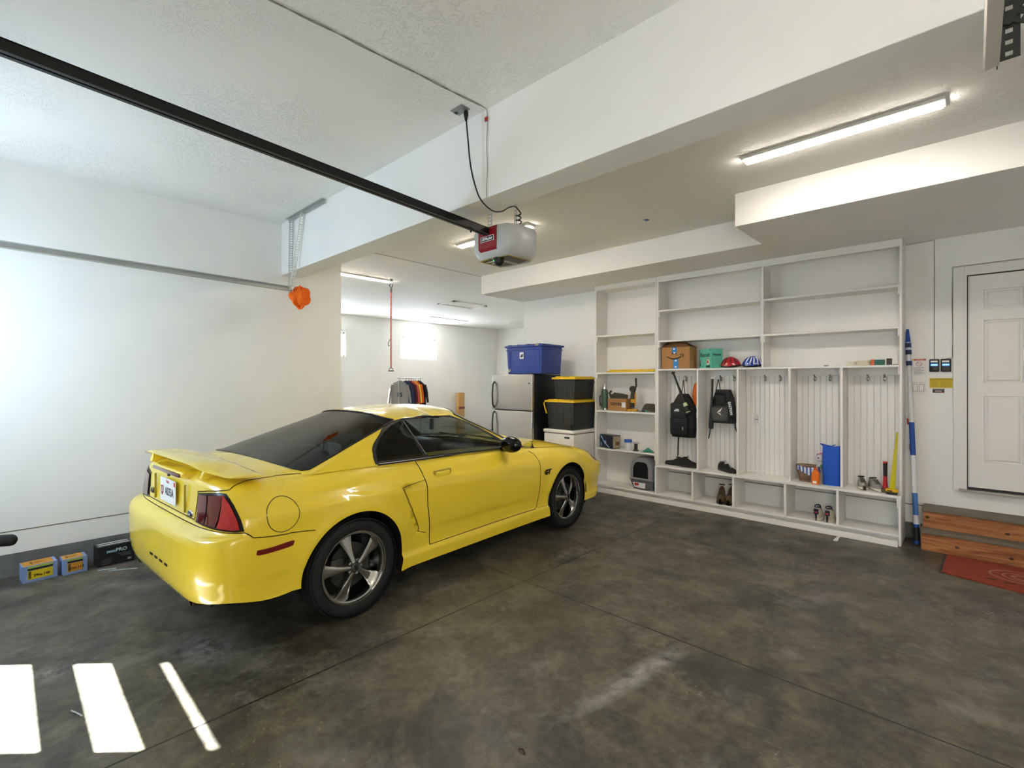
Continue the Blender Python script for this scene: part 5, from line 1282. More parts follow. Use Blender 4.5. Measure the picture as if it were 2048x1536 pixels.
def bat(label, a, b, mt, knob, tip, name='baseball_bat'):
    a, b = Vector(a), Vector(b); t = thing(name, label, 'bat', a); d = b-a
    m = MB(); m.rings([(a, .012), (a+d*.3, .012), (a+d*.55, .017), (a+d*.9, .028), (a+d*.985, .028), (b, .018)], 16); build(m, 'bat_barrel', mt, t, world=True, ang=50)
    m = MB(); k = d.normalized(); m.rings([(a-k*.012, .018), (a-k*.004, .024), (a+k*.006, .022), (a+k*.012, .013)], 16); build(m, 'bat_knob', knob, t, world=True)
    return t, d
t, d = bat('black bat leaning down into the black backpack, brown knob up', (-2.825, 6.02, 1.675), (-2.59, 5.975, 1.14), BLACK, mat('knob_brown', '#3a2620', rough=.5), None)
for f0, f1 in ((.72, .80), (.86, .94)):
    m = MB(); a = Vector((-2.825, 6.02, 1.675)); m.rings([(a+d*f0, .0235), (a+d*f1, .0292)], 16, cap=False); build(m, 'lime_band', mat('pale_lime', '#cfd8a8', rough=.5), t, world=True)
bat('black bat with white knob standing in the bat backpack', (-2.325, 6.04, 1.605), (-2.335, 6.015, .98), BLACK, PAPER, None)
ob = MB(); ob.ball((-2.545, 6.10, 1.40), (.052, .06, .155), 20)
oo = tag(build(ob, 'orange_bag', mat('orange_nylon', '#d0620e', rough=.6, vary=.15, vscale=12), None, ang=60), 'round orange drawstring bag hanging behind the black backpack', 'bag')
def shoe(name, label, loc, rz, L_, W, H, mt, sole, lace=True, group=None, high=0, lacecol=None, cat='shoe'):
    t = thing(name, label, cat, loc, rz, group)
    def f(u, v):
        a = 2*PI*u; x = L_*(v-.5); k = math.sin(PI*min(max(v, .02), .98))**.35; w = W/2*(.78+.22*math.cos(3.2*(v-.72)))*k
        top_ = H*(.58+.42*(1/(1+math.exp((v-.50)*12)))+high*(1/(1+math.exp((v-.36)*20)))); c, s = math.cos(a), math.sin(a)
        return Vector((x, w*c, .022+max(0, s)**.55*(top_-.022)*k**.6 if s > 0 else .022*(1+s*.1)))
    m = MB(); m.grid(f, 24, 22, cu=True); build(m, 'upper', mt, t, ang=50)
    def g(u, v):
        a = 2*PI*u; x = L_*(v-.5)*1.03; k = math.sin(PI*min(max(v, .01), .99))**.3; w = W/2*(.80+.24*math.cos(3.2*(v-.72)))*k
        return Vector((x, w*math.cos(a), .016+.0155*math.copysign(abs(math.sin(a))**.4, math.sin(a))))
    m = MB(); m.grid(g, 24, 18, cu=True); build(m, 'sole', sole, t, ang=50)
    # collar opening and laces
    m = MB(); m.tube([(-L_*.22+L_*.16*math.cos(a), W*.28*math.sin(a), H*(.98+high)+.008*math.cos(a)) for a in [2*PI*i/16 for i in range(16)]], .006, 6, closed=True); build(m, 'collar', BLACK if lacecol is None else lacecol, t)
    if lace:
        m = MB()
        for i in range(4):
            x = L_*(.02+.06*i); z = H*(.92-.09*i)+.004; m.tube([(x, -W*.22, z-.012), (x+.006, 0, z+.003), (x, W*.22, z-.012)], .0035, 5)
        build(m, 'laces', lacecol or PAPER, t)
    return t
SB = mat('shoe_black', '#121212', rough=.7)
BZ2 = BZ+.0008
shoe('black_clog', 'black rubber clog lying at the left of the first locker bench', (-2.80, 6.03, BZ2), PI*.98, .27, .10, .105, SB, BLACK, lace=False, cat='clog')
shoe('black_clog', 'second black clog beside the first locker divider', (-2.60, 5.995, BZ2), .15, .22, .10, .125, SB, BLACK, lace=False, cat='clog')
shoe('black_sneaker', 'black sneaker with grey laces on the second locker bench', (-2.165, 6.04, BZ2), -.5, .25, .095, .115, SB, BLACK, lacecol=mat('lace_grey', '#9c9c98', rough=.8))
shoe('black_sneaker', 'second black sneaker with white flash, against the second divider', (-2.100, 5.975, BZ2), -.35, .16, .08, .11, SB, BLACK, lacecol=PAPER)
BR = mat('boot_brown', '#5c4630', rough=.85, vary=.4, vscale=25)
shoe('work_boot', 'worn brown and black work boot in the second cubby, left of its pair', (-2.20, 5.99, .1008), -1.35, .22, .105, .17, BR, BLACK, high=.25, lacecol=INK, cat='boot')
shoe('work_boot', 'worn brown and black work boot touching the second cubby divider', (-2.095, 6.00, .1008), -1.50, .22, .10, .18, BR, BLACK, high=.25, lacecol=INK, cat='boot')
CRM = mat('sneaker_cream', '#c9bda9', rough=.8, vary=.2, vscale=30); SOLE = mat('sole_dirty_white', '#d8d0c0', rough=.8)
NV = mat('navy_trim', '#1c2238', rough=.7)
for x, lab in ((-1.185, 'cream and navy high-back sneaker in the fourth cubby, left of its pair'), (-1.085, 'cream and navy high-back sneaker in the fourth cubby, right of its pair')):
    t = shoe('cream_sneaker', lab, (x, 5.99, .1008), 1.50, .20, .088, .15, CRM, SOLE, lacecol=NV)
    build(MB().box(-.103, -.085, -.022, .022, .07, .125, bev=.006).box(-.104, -.095, -.006, .006, .03, .08, bev=.003), 'heel_tab', NV, t); build(MB().box(-.106, -.100, -.014, .014, .085, .097, bev=.001), 'heel_logo', mat('logo_red', '#c2383a'), t)
GS_ = mat('sneaker_grey', '#8a8680', rough=.8, vary=.2, vscale=30)
shoe('grey_sneaker', 'grey and white running shoe in the fifth locker, left of its pair', (-.815, 6.04, BZ2), -1.25, .21, .085, .115, GS_, SOLE, lacecol=DSTEEL)
shoe('grey_sneaker', 'grey and white running shoe in the fifth locker, right of its pair', (-.705, 6.04, BZ2), -.95, .22, .088, .115, GS_, SOLE, lacecol=DSTEEL)
# basket
bk_ = thing('wire_basket', 'oval copper wire basket with blue striped cloth in the fourth locker', 'basket', (-1.295, 6.06, BZ2))
WC = mat('copper_wire', '#96663a', rough=.4, metal=.6)
m = MB()
for i in range(11):
    k = i/10; rx, ry = .085+.035*k, .06+.030*k; m.tube([(rx*math.cos(a), ry*math.sin(a), .006+.165*k) for a in [2*PI*j/28 for j in range(28)]], .0022 if i < 10 else .006, 5, closed=True)
for j in range(28):
    a = 2*PI*j/28; m.tube([(.085*math.cos(a), .06*math.sin(a), .006), (.12*math.cos(a), .09*math.sin(a), .171)], .0018, 4)
build(m, 'wire_frame', WC, bk_)
def cl(u, v):
    a = -PI*.98+PI*1.0*u; k = 1-.45*v*(1-.3*math.sin(7*u)); return Vector(((.085+.035*k+.004)*math.cos(a), (.06+.030*k+.005)*math.sin(a), .006+.165*k+.006*math.sin(9*u)))
sc = mat('striped_cloth', '#dfe3ea', rough=.9); nt = sc.node_tree; wv = nt.nodes.new('ShaderNodeTexWave'); wv.inputs['Scale'].default_value = 9; wv.inputs['Distortion'].default_value = 1.5; tc_ = nt.nodes['Texture Coordinate']; nt.links.new(tc_.outputs['Object'], wv.inputs['Vector'])
cr = nt.nodes.new('ShaderNodeValToRGB'); cr.color_ramp.interpolation = 'CONSTANT'; cr.color_ramp.elements[0].color = (.05, .12, .42, 1); cr.color_ramp.elements[1].position = .45; cr.color_ramp.elements[1].color = (.75, .77, .80, 1); nt.links.new(wv.outputs[0], cr.inputs[0]); nt.links.new(cr.outputs[0], nt.nodes['Principled BSDF'].inputs['Base Color'])
build(MB().grid(cl, 24, 6), 'striped_cloth', sc, bk_, solid=.002)
ps = thing('plush_toy', 'pink and white plush toy sticking up behind the orange bottle', 'plush toy', (-1.195, 6.12, BZ2))
m = MB(); m.ball((0, 0, .12), (.045, .04, .13), 14); m.ball((.0, -.01, .26), (.042, .038, .040), 16); m.ball((-.035, -.035, .25), (.018, .022, .014), 10); build(m, 'plush_body', mat('plush_white', '#d9d3d6', rough=.95), ps, ang=60)
build(MB().ball((.01, .01, .295), (.032, .03, .022), 12).ball((-.03, .01, .285), (.012, .01, .02), 8).ball((.035, .015, .24), (.018, .02, .04), 8), 'plush_mane', mat('plush_pink', '#d489a8', rough=.95), ps, ang=60); build(MB().ball((-.012, -.046, .262), .008, 8), 'plush_eye', INK, ps); build(MB().ball((.025, -.02, .17), (.03, .028, .03), 10), 'green_bow', mat('plush_green', '#3f9a62', rough=.9), ps)
ORG = mat('orange_plastic', '#ee7a1c', rough=.35)
obt = thing('juice_bottle', 'orange wide bottle with orange cap standing in front of the basket', 'bottle', (-1.205, 5.945, BZ2))
build(MB().frustum((-.036, .036, -.028, .028), (-.036, .036, -.028, .028), 0, .125, bev=.010).frustum((-.036, .036, -.028, .028), (-.016, .016, -.014, .014), .12, .150, bev=.006), 'bottle_body', ORG, obt, ang=50); build(MB().lathe([(.017, .150), (.017, .172), (0, .173)], 16), 'bottle_cap', mat('cap_orange', '#e85a1a', rough=.4), obt); build(B(-.022, .012, -.0292, -.028, .012, .038), 'bottle_label', PAPER, obt, ang=0)
m = MB()
for i in range(6): m.box(-.0365, .0365, -.0285, .0285, .03+.015*i, .033+.015*i)
build(m, 'bottle_ribs', mat('orange_dark', '#c65c10', rough=.4), obt, ang=0)
bg_ = thing('blue_tote_bag', 'tall royal blue reusable bag leaning on the fourth locker divider', 'bag', (-1.075, 6.03, BZ2))
BF = mat('blue_nonwoven', '#1553b8', rough=.7, bump=.2, bscale=14)
def bagf(u, v):
    a = 2*PI*u; c, s = math.cos(a), math.sin(a); n = 4; r = (abs(c)**n+abs(s)**n)**(-1/n); w = .078+.008*v; d_ = .055*(1-.75*v**2)
    return Vector((w*r*c*(1+.03*math.sin(8*v+a)), d_*r*s+.004*math.sin(11*v+4*a), .40*v+(.018*abs(c)*v**6)))
m = MB(); m.grid(bagf, 32, 16, cu=True); m._add([bagf(j/32, 0) for j in range(32)], [tuple(range(32))]); build(m, 'bag_body', BF, bg_, ang=45)
build(MB().tube([(-.08, -.005, .41), (-.10, -.02, .425), (-.05, -.02, .415), (.0, -.015, .405), (.03, -.01, .425)], .006, 6), 'bag_handle', BF, bg_)
ml = thing('rubber_mallet', 'red and black handled mallet standing on its head in the fifth locker', 'mallet', (-.622, 5.985, BZ2))
build(MB().rings([((0, 0, .02), .026), ((0, 0, .035), .024), ((0, 0, .10), .018), ((0, 0, .16), .016)], 16).rings([((0, 0, .285), .018), ((0, 0, .30), .019)], 14), 'red_grip', mat('grip_red', '#b3202a', rough=.5), ml); build(MB().rings([((0, 0, .16), .0165), ((0, 0, .285), .0175)], 14), 'black_grip', BLACK, ml); build(MB().box(-.045, .045, -.028, .028, 0, .035, bev=.010), 'mallet_head', mat('mallet_olive', '#58523c', rough=.7), ml)
lt = thing('battery_tool', 'long yellow blade tool on a yellow battery base at the locker end', 'power tool', (-.562, 5.925, BZ2))
build(MB().box(-.050, .046, -.035, .040, .022, .052, bev=.012, seg=3), 'tool_base', mat('tool_bright_yellow', '#e8b514', rough=.45), lt); build(MB().box(-.044, .040, -.038, .034, 0, .024, bev=.006), 'battery', BLACK, lt); build(MB().box(-.035, .005, -.0365, -.0345, .030, .040), 'tool_print', INK, lt, ang=0)
build(MB().frustum((-.022, .022, -.012, .012), (-.0, .014, -.006, .012), .05, .60, bev=.004, M=Matrix.Rotation(-.0, 4, 'Y')), 'yellow_blade', mat('blade_yellow', '#c9bd17', rough=.5), lt)
for v in bpy.data.objects[lt.children[-1].name].data.vertices: v.co.x += .030*(v.co.z-.05)/.55

# ================================================================== by the door
pa, pb = Vector((-.385, 6.03, .012)), Vector((-.470, 6.225, 2.085))
pl2 = thing('telescopic_pole', 'tall white and blue telescopic pole leaning against the wall by the steps', 'pole', pa)
dd_ = (pb-pa); L2 = dd_.length; k_ = dd_.normalized()
PW = mat('pole_white', '#dcdde0', rough=.3); PB = mat('pole_blue', '#15479a', rough=.4)
build(MB().rings([(pa, .021), (pa+k_*1.45, .021), (pa+k_*1.46, .017), (pa+k_*1.95, .016), (pb-k_*.1, .012)], 16), 'pole_tube', PW, pl2, world=True, ang=50)
m = MB()
for a, b, r in ((0, .03, .0245), (.155, .185, .0245), (.84, 1.16, .0216)): m.rings([(pa+k_*a, r), (pa+k_*b, r)], 16)
m.rings([(pb-k_*.13, .020), (pb, .011)], 14)
for z in (1.72, 1.83, 1.90): m.rings([(pa+k_*z, .024), (pa+k_*(z+.045), .024)], 14)
build(m, 'blue_collar', PB, pl2, world=True, ang=50)
m = MB(); m.rings([(pa+k_*.03, .0248), (pa+k_*.155, .0248)], 16)
for z in (1.725, 1.835, 1.905): q = pa+k_*z; m.box(q.x-.012, q.x+.016, q.y-.036, q.y-.015, q.z, q.z+.034, bev=.004)
build(m, 'black_clamp', BLACK, pl2, world=True); build(MB().rings([(pa+k_*.27, .0215), (pa+k_*.48, .0215)], 16, cap=False), 'pole_label', mat('label_blue_print', '#3f74b8', rough=.4), pl2, world=True)
hs1 = thing('hockey_stick', 'white stick with red print leaning behind the telescopic pole', 'stick', (-.37, 6.12, .2))
a, b = Vector((-.369, 6.10, .012)), Vector((-.472, 6.232, 1.22)); m = MB(); kk = (b-a).normalized()
def strip(mb, p, q, w, t_, wd=(1, 0, 0)):
    wd = Vector(wd); d = (q-p).normalized(); n = d.cross(wd).normalized(); wd = n.cross(d).normalized()
    pts = [p-wd*w/2-n*t_/2, p+wd*w/2-n*t_/2, p+wd*w/2+n*t_/2, p-wd*w/2+n*t_/2]; mb.prism(pts, q-p)
strip(m, a, b, .034, .022); build(m, 'stick_shaft', PW, hs1, world=True, ang=0)
m = MB()
for f0 in (.30, .44, .57, .72, .93): strip(m, a.lerp(b, f0)+Vector((0, -.0125, 0)), a.lerp(b, f0+.05)+Vector((0, -.0125, 0)), .016, .002)
build(m, 'red_print', mat('print_red', '#b04038'), hs1, world=True, ang=0)
# wall plates and signs
def plate(name, label, cat, x0, x1, z0, z1, mt, t_=.004, bev=.001):
    t = thing(name, label, cat, ((x0+x1)/2, YW, (z0+z1)/2)); build(B(x0, x1, YW-t_, YW-.0003, z0, z1, bev=bev), 'plate' if t_ > .004 else 'sheet', mt, t, ang=0, world=True); return t
sw = plate('light_switch', 'white double rocker switch plate between the pole and the door', 'light switch', -.437, -.335, 1.447, 1.560, TRIM, .007, .003)
for x in (-.412, -.364):
    build(B(x-.0185, x+.0185, YW-.0078, YW-.007, 1.467, 1.541), 'rocker_gap', mat('gap_grey', '#8f8b84', rough=.7), sw, world=True, ang=0); build(B(x-.016, x+.016, YW-.011, YW-.007, 1.47, 1.538, bev=.002), 'rocker', PAPER, sw, world=True)
wg = plate('warning_sign', 'white warning notice with red header and crossed circle on the wall', 'sign', -.437, -.328, 1.620, 1.790, PAPER)
build(B(-.434, -.331, YW-.0052, YW-.004, 1.772, 1.788), 'red_header', mat('warning_red', '#c4472a'), wg, ang=0, world=True); build(B(-.434, -.418, YW-.0058, YW-.004, 1.772, 1.788), 'yellow_header', mat('warning_yellow', '#e0a51f'), wg, ang=0, world=True)
text('WARNING', .012, PAPER, wg, FRONT(-.376, YW-.0056, 1.780), world=True)
cz = 1.738; m = MB(); m.tube([(-.383+.022*math.cos(a), YW-.0055, cz+.020*math.sin(a)) for a in [2*PI*i/24 for i in range(24)]], .002, 5, closed=True); m.tube([(-.397, YW-.0055, cz+.013), (-.369, YW-.0055, cz-.013)], .002, 5); build(m, 'crossed_circle', mat('sign_red', '#a8393a'), wg, world=True)
m = MB()
for i in range(9): m.box(-.425 if i else -.430, -.345-(.02 if i % 3 == 2 else 0), YW-.0050, YW-.0041, 1.703-.0085*i, 1.7065-.0085*i)
build(m, 'printed_lines', mat('print_grey', '#8b8884'), wg, ang=0, world=True)
for x0, lab in ((-.305, 'black door control panel with blue screen, nearer the warning sign'), (-.221, 'black door control panel with blue screen, nearer the door casing')):
    cp_ = thing('wall_control', lab, 'control panel', (x0+.036, YW, 1.72), group='door control panels')
    build(B(-.037, .037, -.022, -.0003, -.062, .062, bev=.006), 'panel_case', BLACK, cp_); build(B(-.027, .024, -.0235, -.0215, .030, .047), 'panel_label', PAPER, cp_, ang=0)
    sc_ = mat('lcd_blue', '#3d78e8', emit=1.4); build(B(-.026, .026, -.0235, -.0215, -.003, .017), 'lcd_screen', sc_, cp_, ang=0); build(MB().box(-.022, .022, -.0242, -.0234, .004, .009), 'lcd_text', mat('lcd_pale', '#9dc0ff', emit=1.4), cp_, ang=0)
    build(MB().box(-.022, .022, -.0245, -.0215, -.050, -.018, bev=.004), 'push_bar', mat('button_dark', '#26282b', rough=.35), cp_)
yl = plate('yellow_notice', 'yellow printed instruction label under the two control panels', 'label', -.305, -.137, 1.503, 1.598, mat('notice_yellow', '#cdb41a', rough=.5))
m = MB(); m.box(-.303, -.139, YW-.0050, YW-.0041, 1.582, 1.588)
for i in range(6): m.box(-.298, -.250+.008*(i % 3), YW-.0050, YW-.0041, 1.570-.011*i, 1.5725-.011*i); m.box(-.225, -.160+.012*(i % 2), YW-.0050, YW-.0041, 1.570-.011*i, 1.5725-.011*i)
build(m, 'printed_lines', mat('print_olive', '#7c6c14'), yl, ang=0, world=True)
dl = plate('dark_label', 'small dark label with red corner under the yellow notice', 'label', -.282, -.198, 1.456, 1.494, mat('label_black', '#3a3132', rough=.5))
build(MB().box(-.276, -.205, YW-.0050, YW-.0041, 1.484, 1.488).box(-.262, -.215, YW-.0050, YW-.0041, 1.466, 1.478), 'printed_lines', mat('print_pale', '#9d9290'), dl, ang=0, world=True); build(B(-.225, -.199, YW-.0055, YW-.0041, 1.457, 1.463), 'red_corner', mat('sign_red', '#a8393a'), dl, ang=0, world=True)
m = MB(); m.tube([(-.485, YW-.004, ZSO-.012), (-.268, YW-.004, ZSO-.004), (-.268, YW-.004, 2.6), (-.270, YW-.004, 2.2), (-.269, YW-.004, 1.783)], .0028, 5)
tag(build(m, 'bell_wire', mat('wire_brown_grey', '#6e685c', rough=.6), None), 'thin grey wire running down the wall to the left control panel', 'wire')
m = MB(); m.tube([(1.0, YW-.034, 2.655), (-.137, YW-.004, 2.655), (-.141, YW-.004, 2.3), (-.135, YW-.004, 2.0), (-.138, YW-.004, 1.792), (-.185, YW-.004, 1.785)], .0028, 5)
tag(build(m, 'bell_wire', MATS['wire_brown_grey'], None), 'thin grey wire following the door casing down to the right control panel', 'wire')
# steps
stp = thing('wooden_steps', 'two wooden steps with grey treads below the house door', 'steps', (.3, 6.0, 0))
PINE = mat('stained_pine', '#a86a3a', rough=.6); nt = PINE.node_tree; tc_ = nt.nodes['Texture Coordinate']; mp = nt.nodes.new('ShaderNodeMapping'); mp.inputs['Scale'].default_value = (1.2, 8, 14); nz = nt.nodes.new('ShaderNodeTexNoise'); nz.inputs['Scale'].default_value = 2.2; nz.inputs['Detail'].default_value = 6; nz.inputs['Distortion'].default_value = 1.2
nt.links.new(tc_.outputs['Object'], mp.inputs[0]); nt.links.new(mp.outputs[0], nz.inputs['Vector']); cr = nt.nodes.new('ShaderNodeValToRGB'); cr.color_ramp.elements[0].position = .3; cr.color_ramp.elements[0].color = (*srgb('#7e4a26'), 1); cr.color_ramp.elements[1].position = .7; cr.color_ramp.elements[1].color = (*srgb('#b97c48'), 1); nt.links.new(nz.outputs[0], cr.inputs[0]); nt.links.new(cr.outputs[0], nt.nodes['Principled BSDF'].inputs['Base Color'])
TRD = mat('weathered_tread', '#6f675a', rough=.75, vary=.2, vscale=10)
YS = 5.885; sx0 = -.352; zt1, zt2 = .190, .372
build(B(sx0+.004, 1.5, YS+.016, YS+.05, 0, zt1-.03, bev=.002), 'riser', PINE, stp, ang=0, world=True); build(B(sx0, 1.5, YS, YW-.1, zt1-.030, zt1, bev=.004), 'tread', TRD, stp, ang=0, world=True)
build(B(sx0+.012, 1.5, YS+.13, YS+.165, zt1, zt2-.03, bev=.002), 'riser', PINE, stp, ang=0, world=True); build(B(sx0+.008, 1.5, YS+.112, YW-.013, zt2-.030, zt2, bev=.004), 'tread', TRD, stp, ang=0, world=True)
build(B(sx0+.005, sx0+.04, YS+.051, YW-.014, 0, zt1-.03, bev=0), 'side_board', PINE, stp, ang=0, world=True); build(B(sx0+.013, sx0+.04, YS+.166, YW-.014, zt1, zt2-.03, bev=0), 'side_board', PINE, stp, ang=0, world=True)
kn = MB(); 
for x, z, y in ((-.31, .285, YS+.129), (.22, .24, YS+.129), (-.10, .075, YS+.015), (.24, .06, YS+.015)): kn.ball((x, y, z), (.016, .001, .012), 12)
build(kn, 'wood_knot', mat('knot_brown', '#4a2a17', rough=.7), stp, world=True)
mt_ = thing('doormat', 'worn red doormat with oval picture in front of the wooden steps', 'doormat', (.25, 5.6, 0))
MRED = mat('mat_red', '#87331f', rough=.95, vary=.5, vscale=22, bump=.3, bscale=200)
build(MB().prism([(-.185, 5.30, .001), (.62, 5.10, .001), (.78, 5.86, .001), (-.165, 5.872, .001)], (0, 0, .009)), 'mat_pile', MRED, mt_, ang=0, world=True)
build(MB().prism([(-.200, 5.29, .0006), (-.165, 5.285, .0006), (-.145, 5.872, .0006), (-.182, 5.872, .0006)], (0, 0, .006)), 'mat_edge', mat('mat_backing', '#3d3a33', rough=.9), mt_, ang=0, world=True)
m = MB(); cx_, cy_ = .30, 5.55
for r, w in ((1.0, .010), (.62, .008), (.35, .012)): m.tube([(cx_+.20*r*math.cos(a), cy_+.15*r*math.sin(a), .011) for a in [2*PI*i/30 for i in range(30)]], w, 5, closed=True)
for v in m.bm.verts: v.co.z = .0105+(v.co.z-.011)*.12
build(m, 'mat_picture', mat('mat_pinkish', '#9a6a5e', rough=.95, vary=.3, vscale=30), mt_, world=True)
text('HOME', .11, mat('mat_black_print', '#2d241d', rough=.95), mt_, face((.36, 5.25, .0108), (1, -.22, 0), (.22, 1, 0)), world=True, bold=.002) if False else None
m = MB()
for i in range(6): m.box(.08+.10*i, .14+.10*i, 5.36-.02*i, 5.38-.02*i, .0098, .0108)
build(m, 'worn_print', mat('mat_black_print', '#2d241d', rough=.95), mt_, world=True, ang=0)

# ================================================================== by the plain wall
def nailbox(name, label, loc, rz, w, d, h, txt):
    t = thing(name, label, 'box', loc, rz); BB = mat('box_blue_grey', '#7f96c4', rough=.5, vary=.3, vscale=60); OR = mat('box_orange', '#c98a2b', rough=.5); YY = mat('box_yellow', '#d8bd1c', rough=.5)
    build(B(-w/2, w/2, -d/2, d/2, 0, h, bev=.0015), 'box_body', BB, t, ang=0)
    build(B(-w/2+.006, w/2-.02, -d/2+.004, d/2-.004, h, h+.0012), 'box_top_print', OR, t, ang=0)
    build(B(-w/2-.0012+0, -w/2, -.0, 0.001, 0, .001), 'seam', OR, t, ang=0) if False else None
    f = -d/2-.0012
    build(B(-w/2+.028, w/2-.028, f, -d/2, .022, h*.70), 'front_panel', YY if 'yellow' in label else OR, t, ang=0)
    build(B(-w/2+.028, w/2-.028, f, -d/2, h*.72, h*.83), 'dark_stripe', INK, t, ang=0); build(B(-w/2+.028, w/2-.028, f-.0004, -d/2, h*.85, h*.95), 'green_stripe', mat('stripe_lime', '#9eb53a', rough=.5), t, ang=0)
    text(txt, h*.20, INK, t, face((.008, f-.0004, h*.38), (1, 0, 0), (0, 0, 1)), bold=.0008); build(B(-w/2+.032, -w/2+.048, f-.0006, f, .03, h*.66), 'bar_print', mat('print_dark_olive', '#5b5118'), t, ang=0)
    text('tools', .022, INK, t, face((0, 0, h+.0014), (1, 0, 0), (0, 1, 0)), name='top_lettering') if False else None
    m = MB()
    for i in range(4): m.box(-.03, .03-.006*i, -.02+.012*i, -.017+.012*i, h+.0012, h+.0018)
    m.box(-.05, -.036, -.03, .03, h+.0012, h+.0018); build(m, 'top_lettering', mat('print_brown', '#5f4417'), t, ang=0)
    return t
nailbox('nail_box', 'larger blue and yellow nail box on the floor by the plain wall', (-5.40, .20, 0), PI/2+.10, .20, .15, .128, '2⅜x.148')
nailbox('nail_box', 'smaller blue and orange nail box between the other two wall boxes', (-5.375, .405, 0), PI/2+.08, .15, .13, .128, '2½x.113')
wb = thing('black_carton', 'black printed carton on the floor nearest the car bumper', 'box', (-5.40, .67, 0), PI/2+.06)
build(B(-.125, .125, -.075, .085, 0, .168, bev=.002), 'box_body', mat('carton_black', '#16181c', rough=.4), wb, ang=0)
text('PRO', .040, mat('print_ice', '#b8d2dc'), wb, FRONT(.035, -.0762, .120), bold=.001); build(MB().box(-.065, -.004, -.0763, -.075, .108, .126), 'logo_block', mat('print_ice_dark', '#7fa3b0'), wb, ang=0)
build(MB().box(.01, .10, -.0763, -.075, .085, .088).box(.03, .10, -.0763, -.075, .073, .076).box(.03, .10, -.0763, -.075, .064, .067), 'small_print', mat('print_dim', '#6a7076'), wb, ang=0); build(MB().box(.075, .105, -.0763, -.075, .018, .040), 'size_badge', mat('badge_grey', '#5f6468'), wb, ang=0); text('2Y', .018, PAPER, wb, FRONT(.09, -.0770, .029))
build(MB().box(-.11, .095, -.035, -.020, .168, .1692).box(-.11, .095, .02, .035, .168, .1692), 'top_stripe', PAPER, wb, ang=0); build(MB().prism([(-.10, -.0755, .01), (-.03, -.0755, .02), (-.03, -.0755, .07), (-.10, -.0755, .055)], (0, -.0006, 0)), 'tool_picture', mat('print_graphite', '#34363c'), wb, ang=0)
m = MB(); q = P(36, 1078, X=-4.6); m.tube([Vector((-4.72, -.40, q.z+.03)), Vector((-4.66, -.2, q.z+.02)), Vector((-4.6, q.y-.07, q.z+.006)), Vector((-4.6, q.y-.03, q.z))], .038, 16); m.ball((-4.6, q.y-.03, q.z), (.038, .030, .036), 16)
m.tube([Vector((-4.72, -.40, q.z+.03)), Vector((-4.72, -.44, .3)), Vector((-4.72, -.44, .03))], .03, 12); m.lathe([(.16, 0), (.16, .02), (.03, .05)], 24, M=Matrix.Translation((-4.72, -.44, 0)))
bs = tag(build(m, 'padded_stand', mat('foam_black', '#15181a', rough=.6), None, ang=50), 'black padded arm poking in at the left edge of the picture', 'padded stand')
# litter on the floor
def debris(label, px_, py_, l, a, name='wood_splinter'):
    q = P(px_, py_, Z=0); m = MB(); m.tube([(q.x-l/2*math.cos(a), q.y-l/2*math.sin(a), .004), (q.x, q.y, .006), (q.x+l/2*math.cos(a), q.y+l/2*math.sin(a), .004)], .0035, 5)
    return tag(build(m, name, mat('pale_splinter', '#b9bfc4', rough=.8), None), label, 'debris')
debris('pale splinter on the floor just left of the rear bumper', 246, 1140, .20, 1.05); debris('short pale splinter on the floor in front of the black carton', 214, 1140, .12, 1.2)
debris('pale splinter lying at the edge of the middle sun patch', 153, 1428, .09, .35)
q = P(1044, 1505, Z=0); m = MB(); m.tube([(q.x-.02, q.y, .005), (q.x, q.y+.006, .010), (q.x+.02, q.y-.004, .006)], .004, 6); tag(build(m, 'dry_leaf_bit', mat('leaf_brown', '#3a2d1e', rough=.9), None), 'small brown dry bit on the floor near the bottom edge', 'debris')

# ================================================================== far bay
rk = thing('garment_rack', 'thin metal garment rack with clothes behind the car roof', 'clothes rack', (-10.3, 7.08, 0))
m = MB(); m.tube([(-10.3, 6.76, .02), (-10.3, 6.76, 1.66)], .009, 8); m.tube([(-10.3, 7.42, .02), (-10.3, 7.42, 1.66)], .012, 8); m.tube([(-10.3, 6.72, 1.645), (-10.3, 7.46, 1.645)], .010, 8)
for y in (6.76, 7.42): m.tube([(-10.55, y, .02), (-10.05, y, .02)], .014, 8)
build(m, 'rack_frame', STEEL, rk, world=True)
def garment(label, y, mt, w=.50, h=.95, name='hanging_shirt', tilt=0, xoff=0):
    t = thing(name, label, 'shirt', (-10.3+xoff, y, 1.645), tilt, 'clothes on the garment rack')
    def f(u, v):
        a = 2*PI*u; c, s = math.cos(a), math.sin(a); k = w/2*(.25+.75*min(1, v*5)**.6)*(1+.04*math.sin(9*v))
        return Vector((k*c, .022*s*(1+.6*math.sin(5*c*2+2*v)*.4), -.07-h*v+.0*c))
    m = MB(); m.grid(f, 28, 14, cu=True); build(m, 'garment_body', mt, t, ang=60)
    m = MB()
    for sg in (-1, 1): m.tube([(sg*w*.42, 0, -.17), (sg*w*.55, -.01, -.35), (sg*w*.62, -.012, -.62)], .030, 10)
    build(m, 'sleeve', mt, t, ang=60); build(MB().tube([(-.17, 0, -.14), (0, 0, -.06), (.17, 0, -.14)], .006, 6).tube([(0, 0, -.06), (0, 0, -.02), (.012, 0, .008), (0, 0, .016)], .003, 5), 'hanger', BLACK, t)
    return t
gm = garment('grey long-sleeved jersey with dark print, front of the garment rack', 6.80, mat('jersey_grey', '#84817e', rough=.95), tilt=.80, w=.44)
text('15', .15, INK, gm, face((0, -.045, -.42), (1, 0, 0), (0, 0, 1)), bold=.003, name='print')
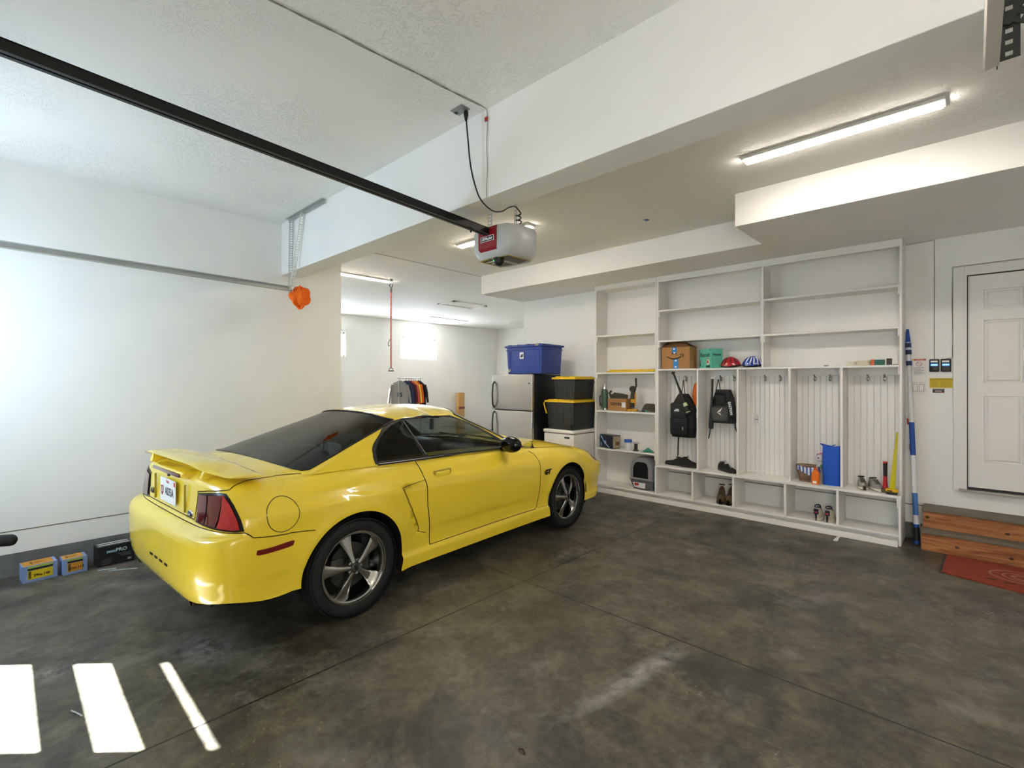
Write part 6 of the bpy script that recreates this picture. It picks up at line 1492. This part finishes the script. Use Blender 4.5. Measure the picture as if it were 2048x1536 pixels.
garment('dark navy shirt hanging behind the grey jersey', 6.98, mat('shirt_navy', '#1f2340', rough=.95), tilt=.12); garment('maroon shirt in the middle of the garment rack', 7.06, mat('shirt_maroon', '#54202a', rough=.95), tilt=.10)
garment('coral red patterned shirt on the garment rack', 7.13, mat('shirt_coral', '#c0504a', rough=.95, vary=.4, vscale=30), tilt=.10); garment('yellow shirt on the garment rack', 7.20, mat('shirt_yellow', '#e0b232', rough=.95), tilt=.10)
garment('orange shirt beside the yellow one on the rack', 7.26, mat('shirt_orange', '#d3521f', rough=.95), tilt=.10); garment('black jacket at the right end of the garment rack', 7.36, mat('jacket_black', '#202226', rough=.9), tilt=.2, w=.52)
ct = thing('cardboard_carton', 'tall narrow cardboard carton leaning on the far window wall', 'box', (-11.15, 9.48, 0))
build(MB().box(-.05, .08, -.13, .10, .0, 1.22, bev=.004), 'carton_body', mat('cardboard_pale', '#c0965f', rough=.85), ct); build(B(.0805, .082, -.13, .10, .74, .80), 'carton_band', mat('carton_maroon', '#6a2233'), ct, ang=0)
# ================================================================== lamps
led(-1.245, 3.84, -.115, 3.84, ZB, 'long led strip light on the ceiling beside the door soffit', 42)
led(-4.56, 3.87, -3.39, 3.87, ZB, 'led strip light partly hidden behind the garage door opener', 40)
led(-7.02, 3.25, -7.02, 4.46, ZB, 'led strip light on the far bay ceiling, nearest the wall end', 40)
led(-10.18, 7.6, -10.24, 8.97, ZB, 'led strip light on the far bay ceiling above the window', 14)
led(-6.3, 7.2, -6.3, 7.9, ZB, 'far bay led strip light, only its end showing past the wall corner', 45)
led(.55, -.62, 1.45, -.62, ZA, 'added unseen led strip light behind the camera, brightening the lockers', 40)  # unseen fixture, added to brighten the right wall and lockers
COOL = (.60, .79, 1)
for a_, b_ in rows: area('daylight_door_windows', (-4.59, YN+.01, (a_+b_)/2), .93, b_-a_, (0, 1, 0), 32*(b_-a_), COOL)
area('fill_behind_camera', (.9, YN+.02, 1.35), 1.4, 1.9, (0, 1, 0), 26, (1, .97, .93))  # added soft fill from behind the camera; the wall has no door here
for i, (a, b) in enumerate(WINS): area('daylight_window', (XF+.02, (a+b)/2, (WZ0+WZ1)/2), b-a, WZ1-WZ0, (1, 0, 0), 28, (.88, .94, 1))
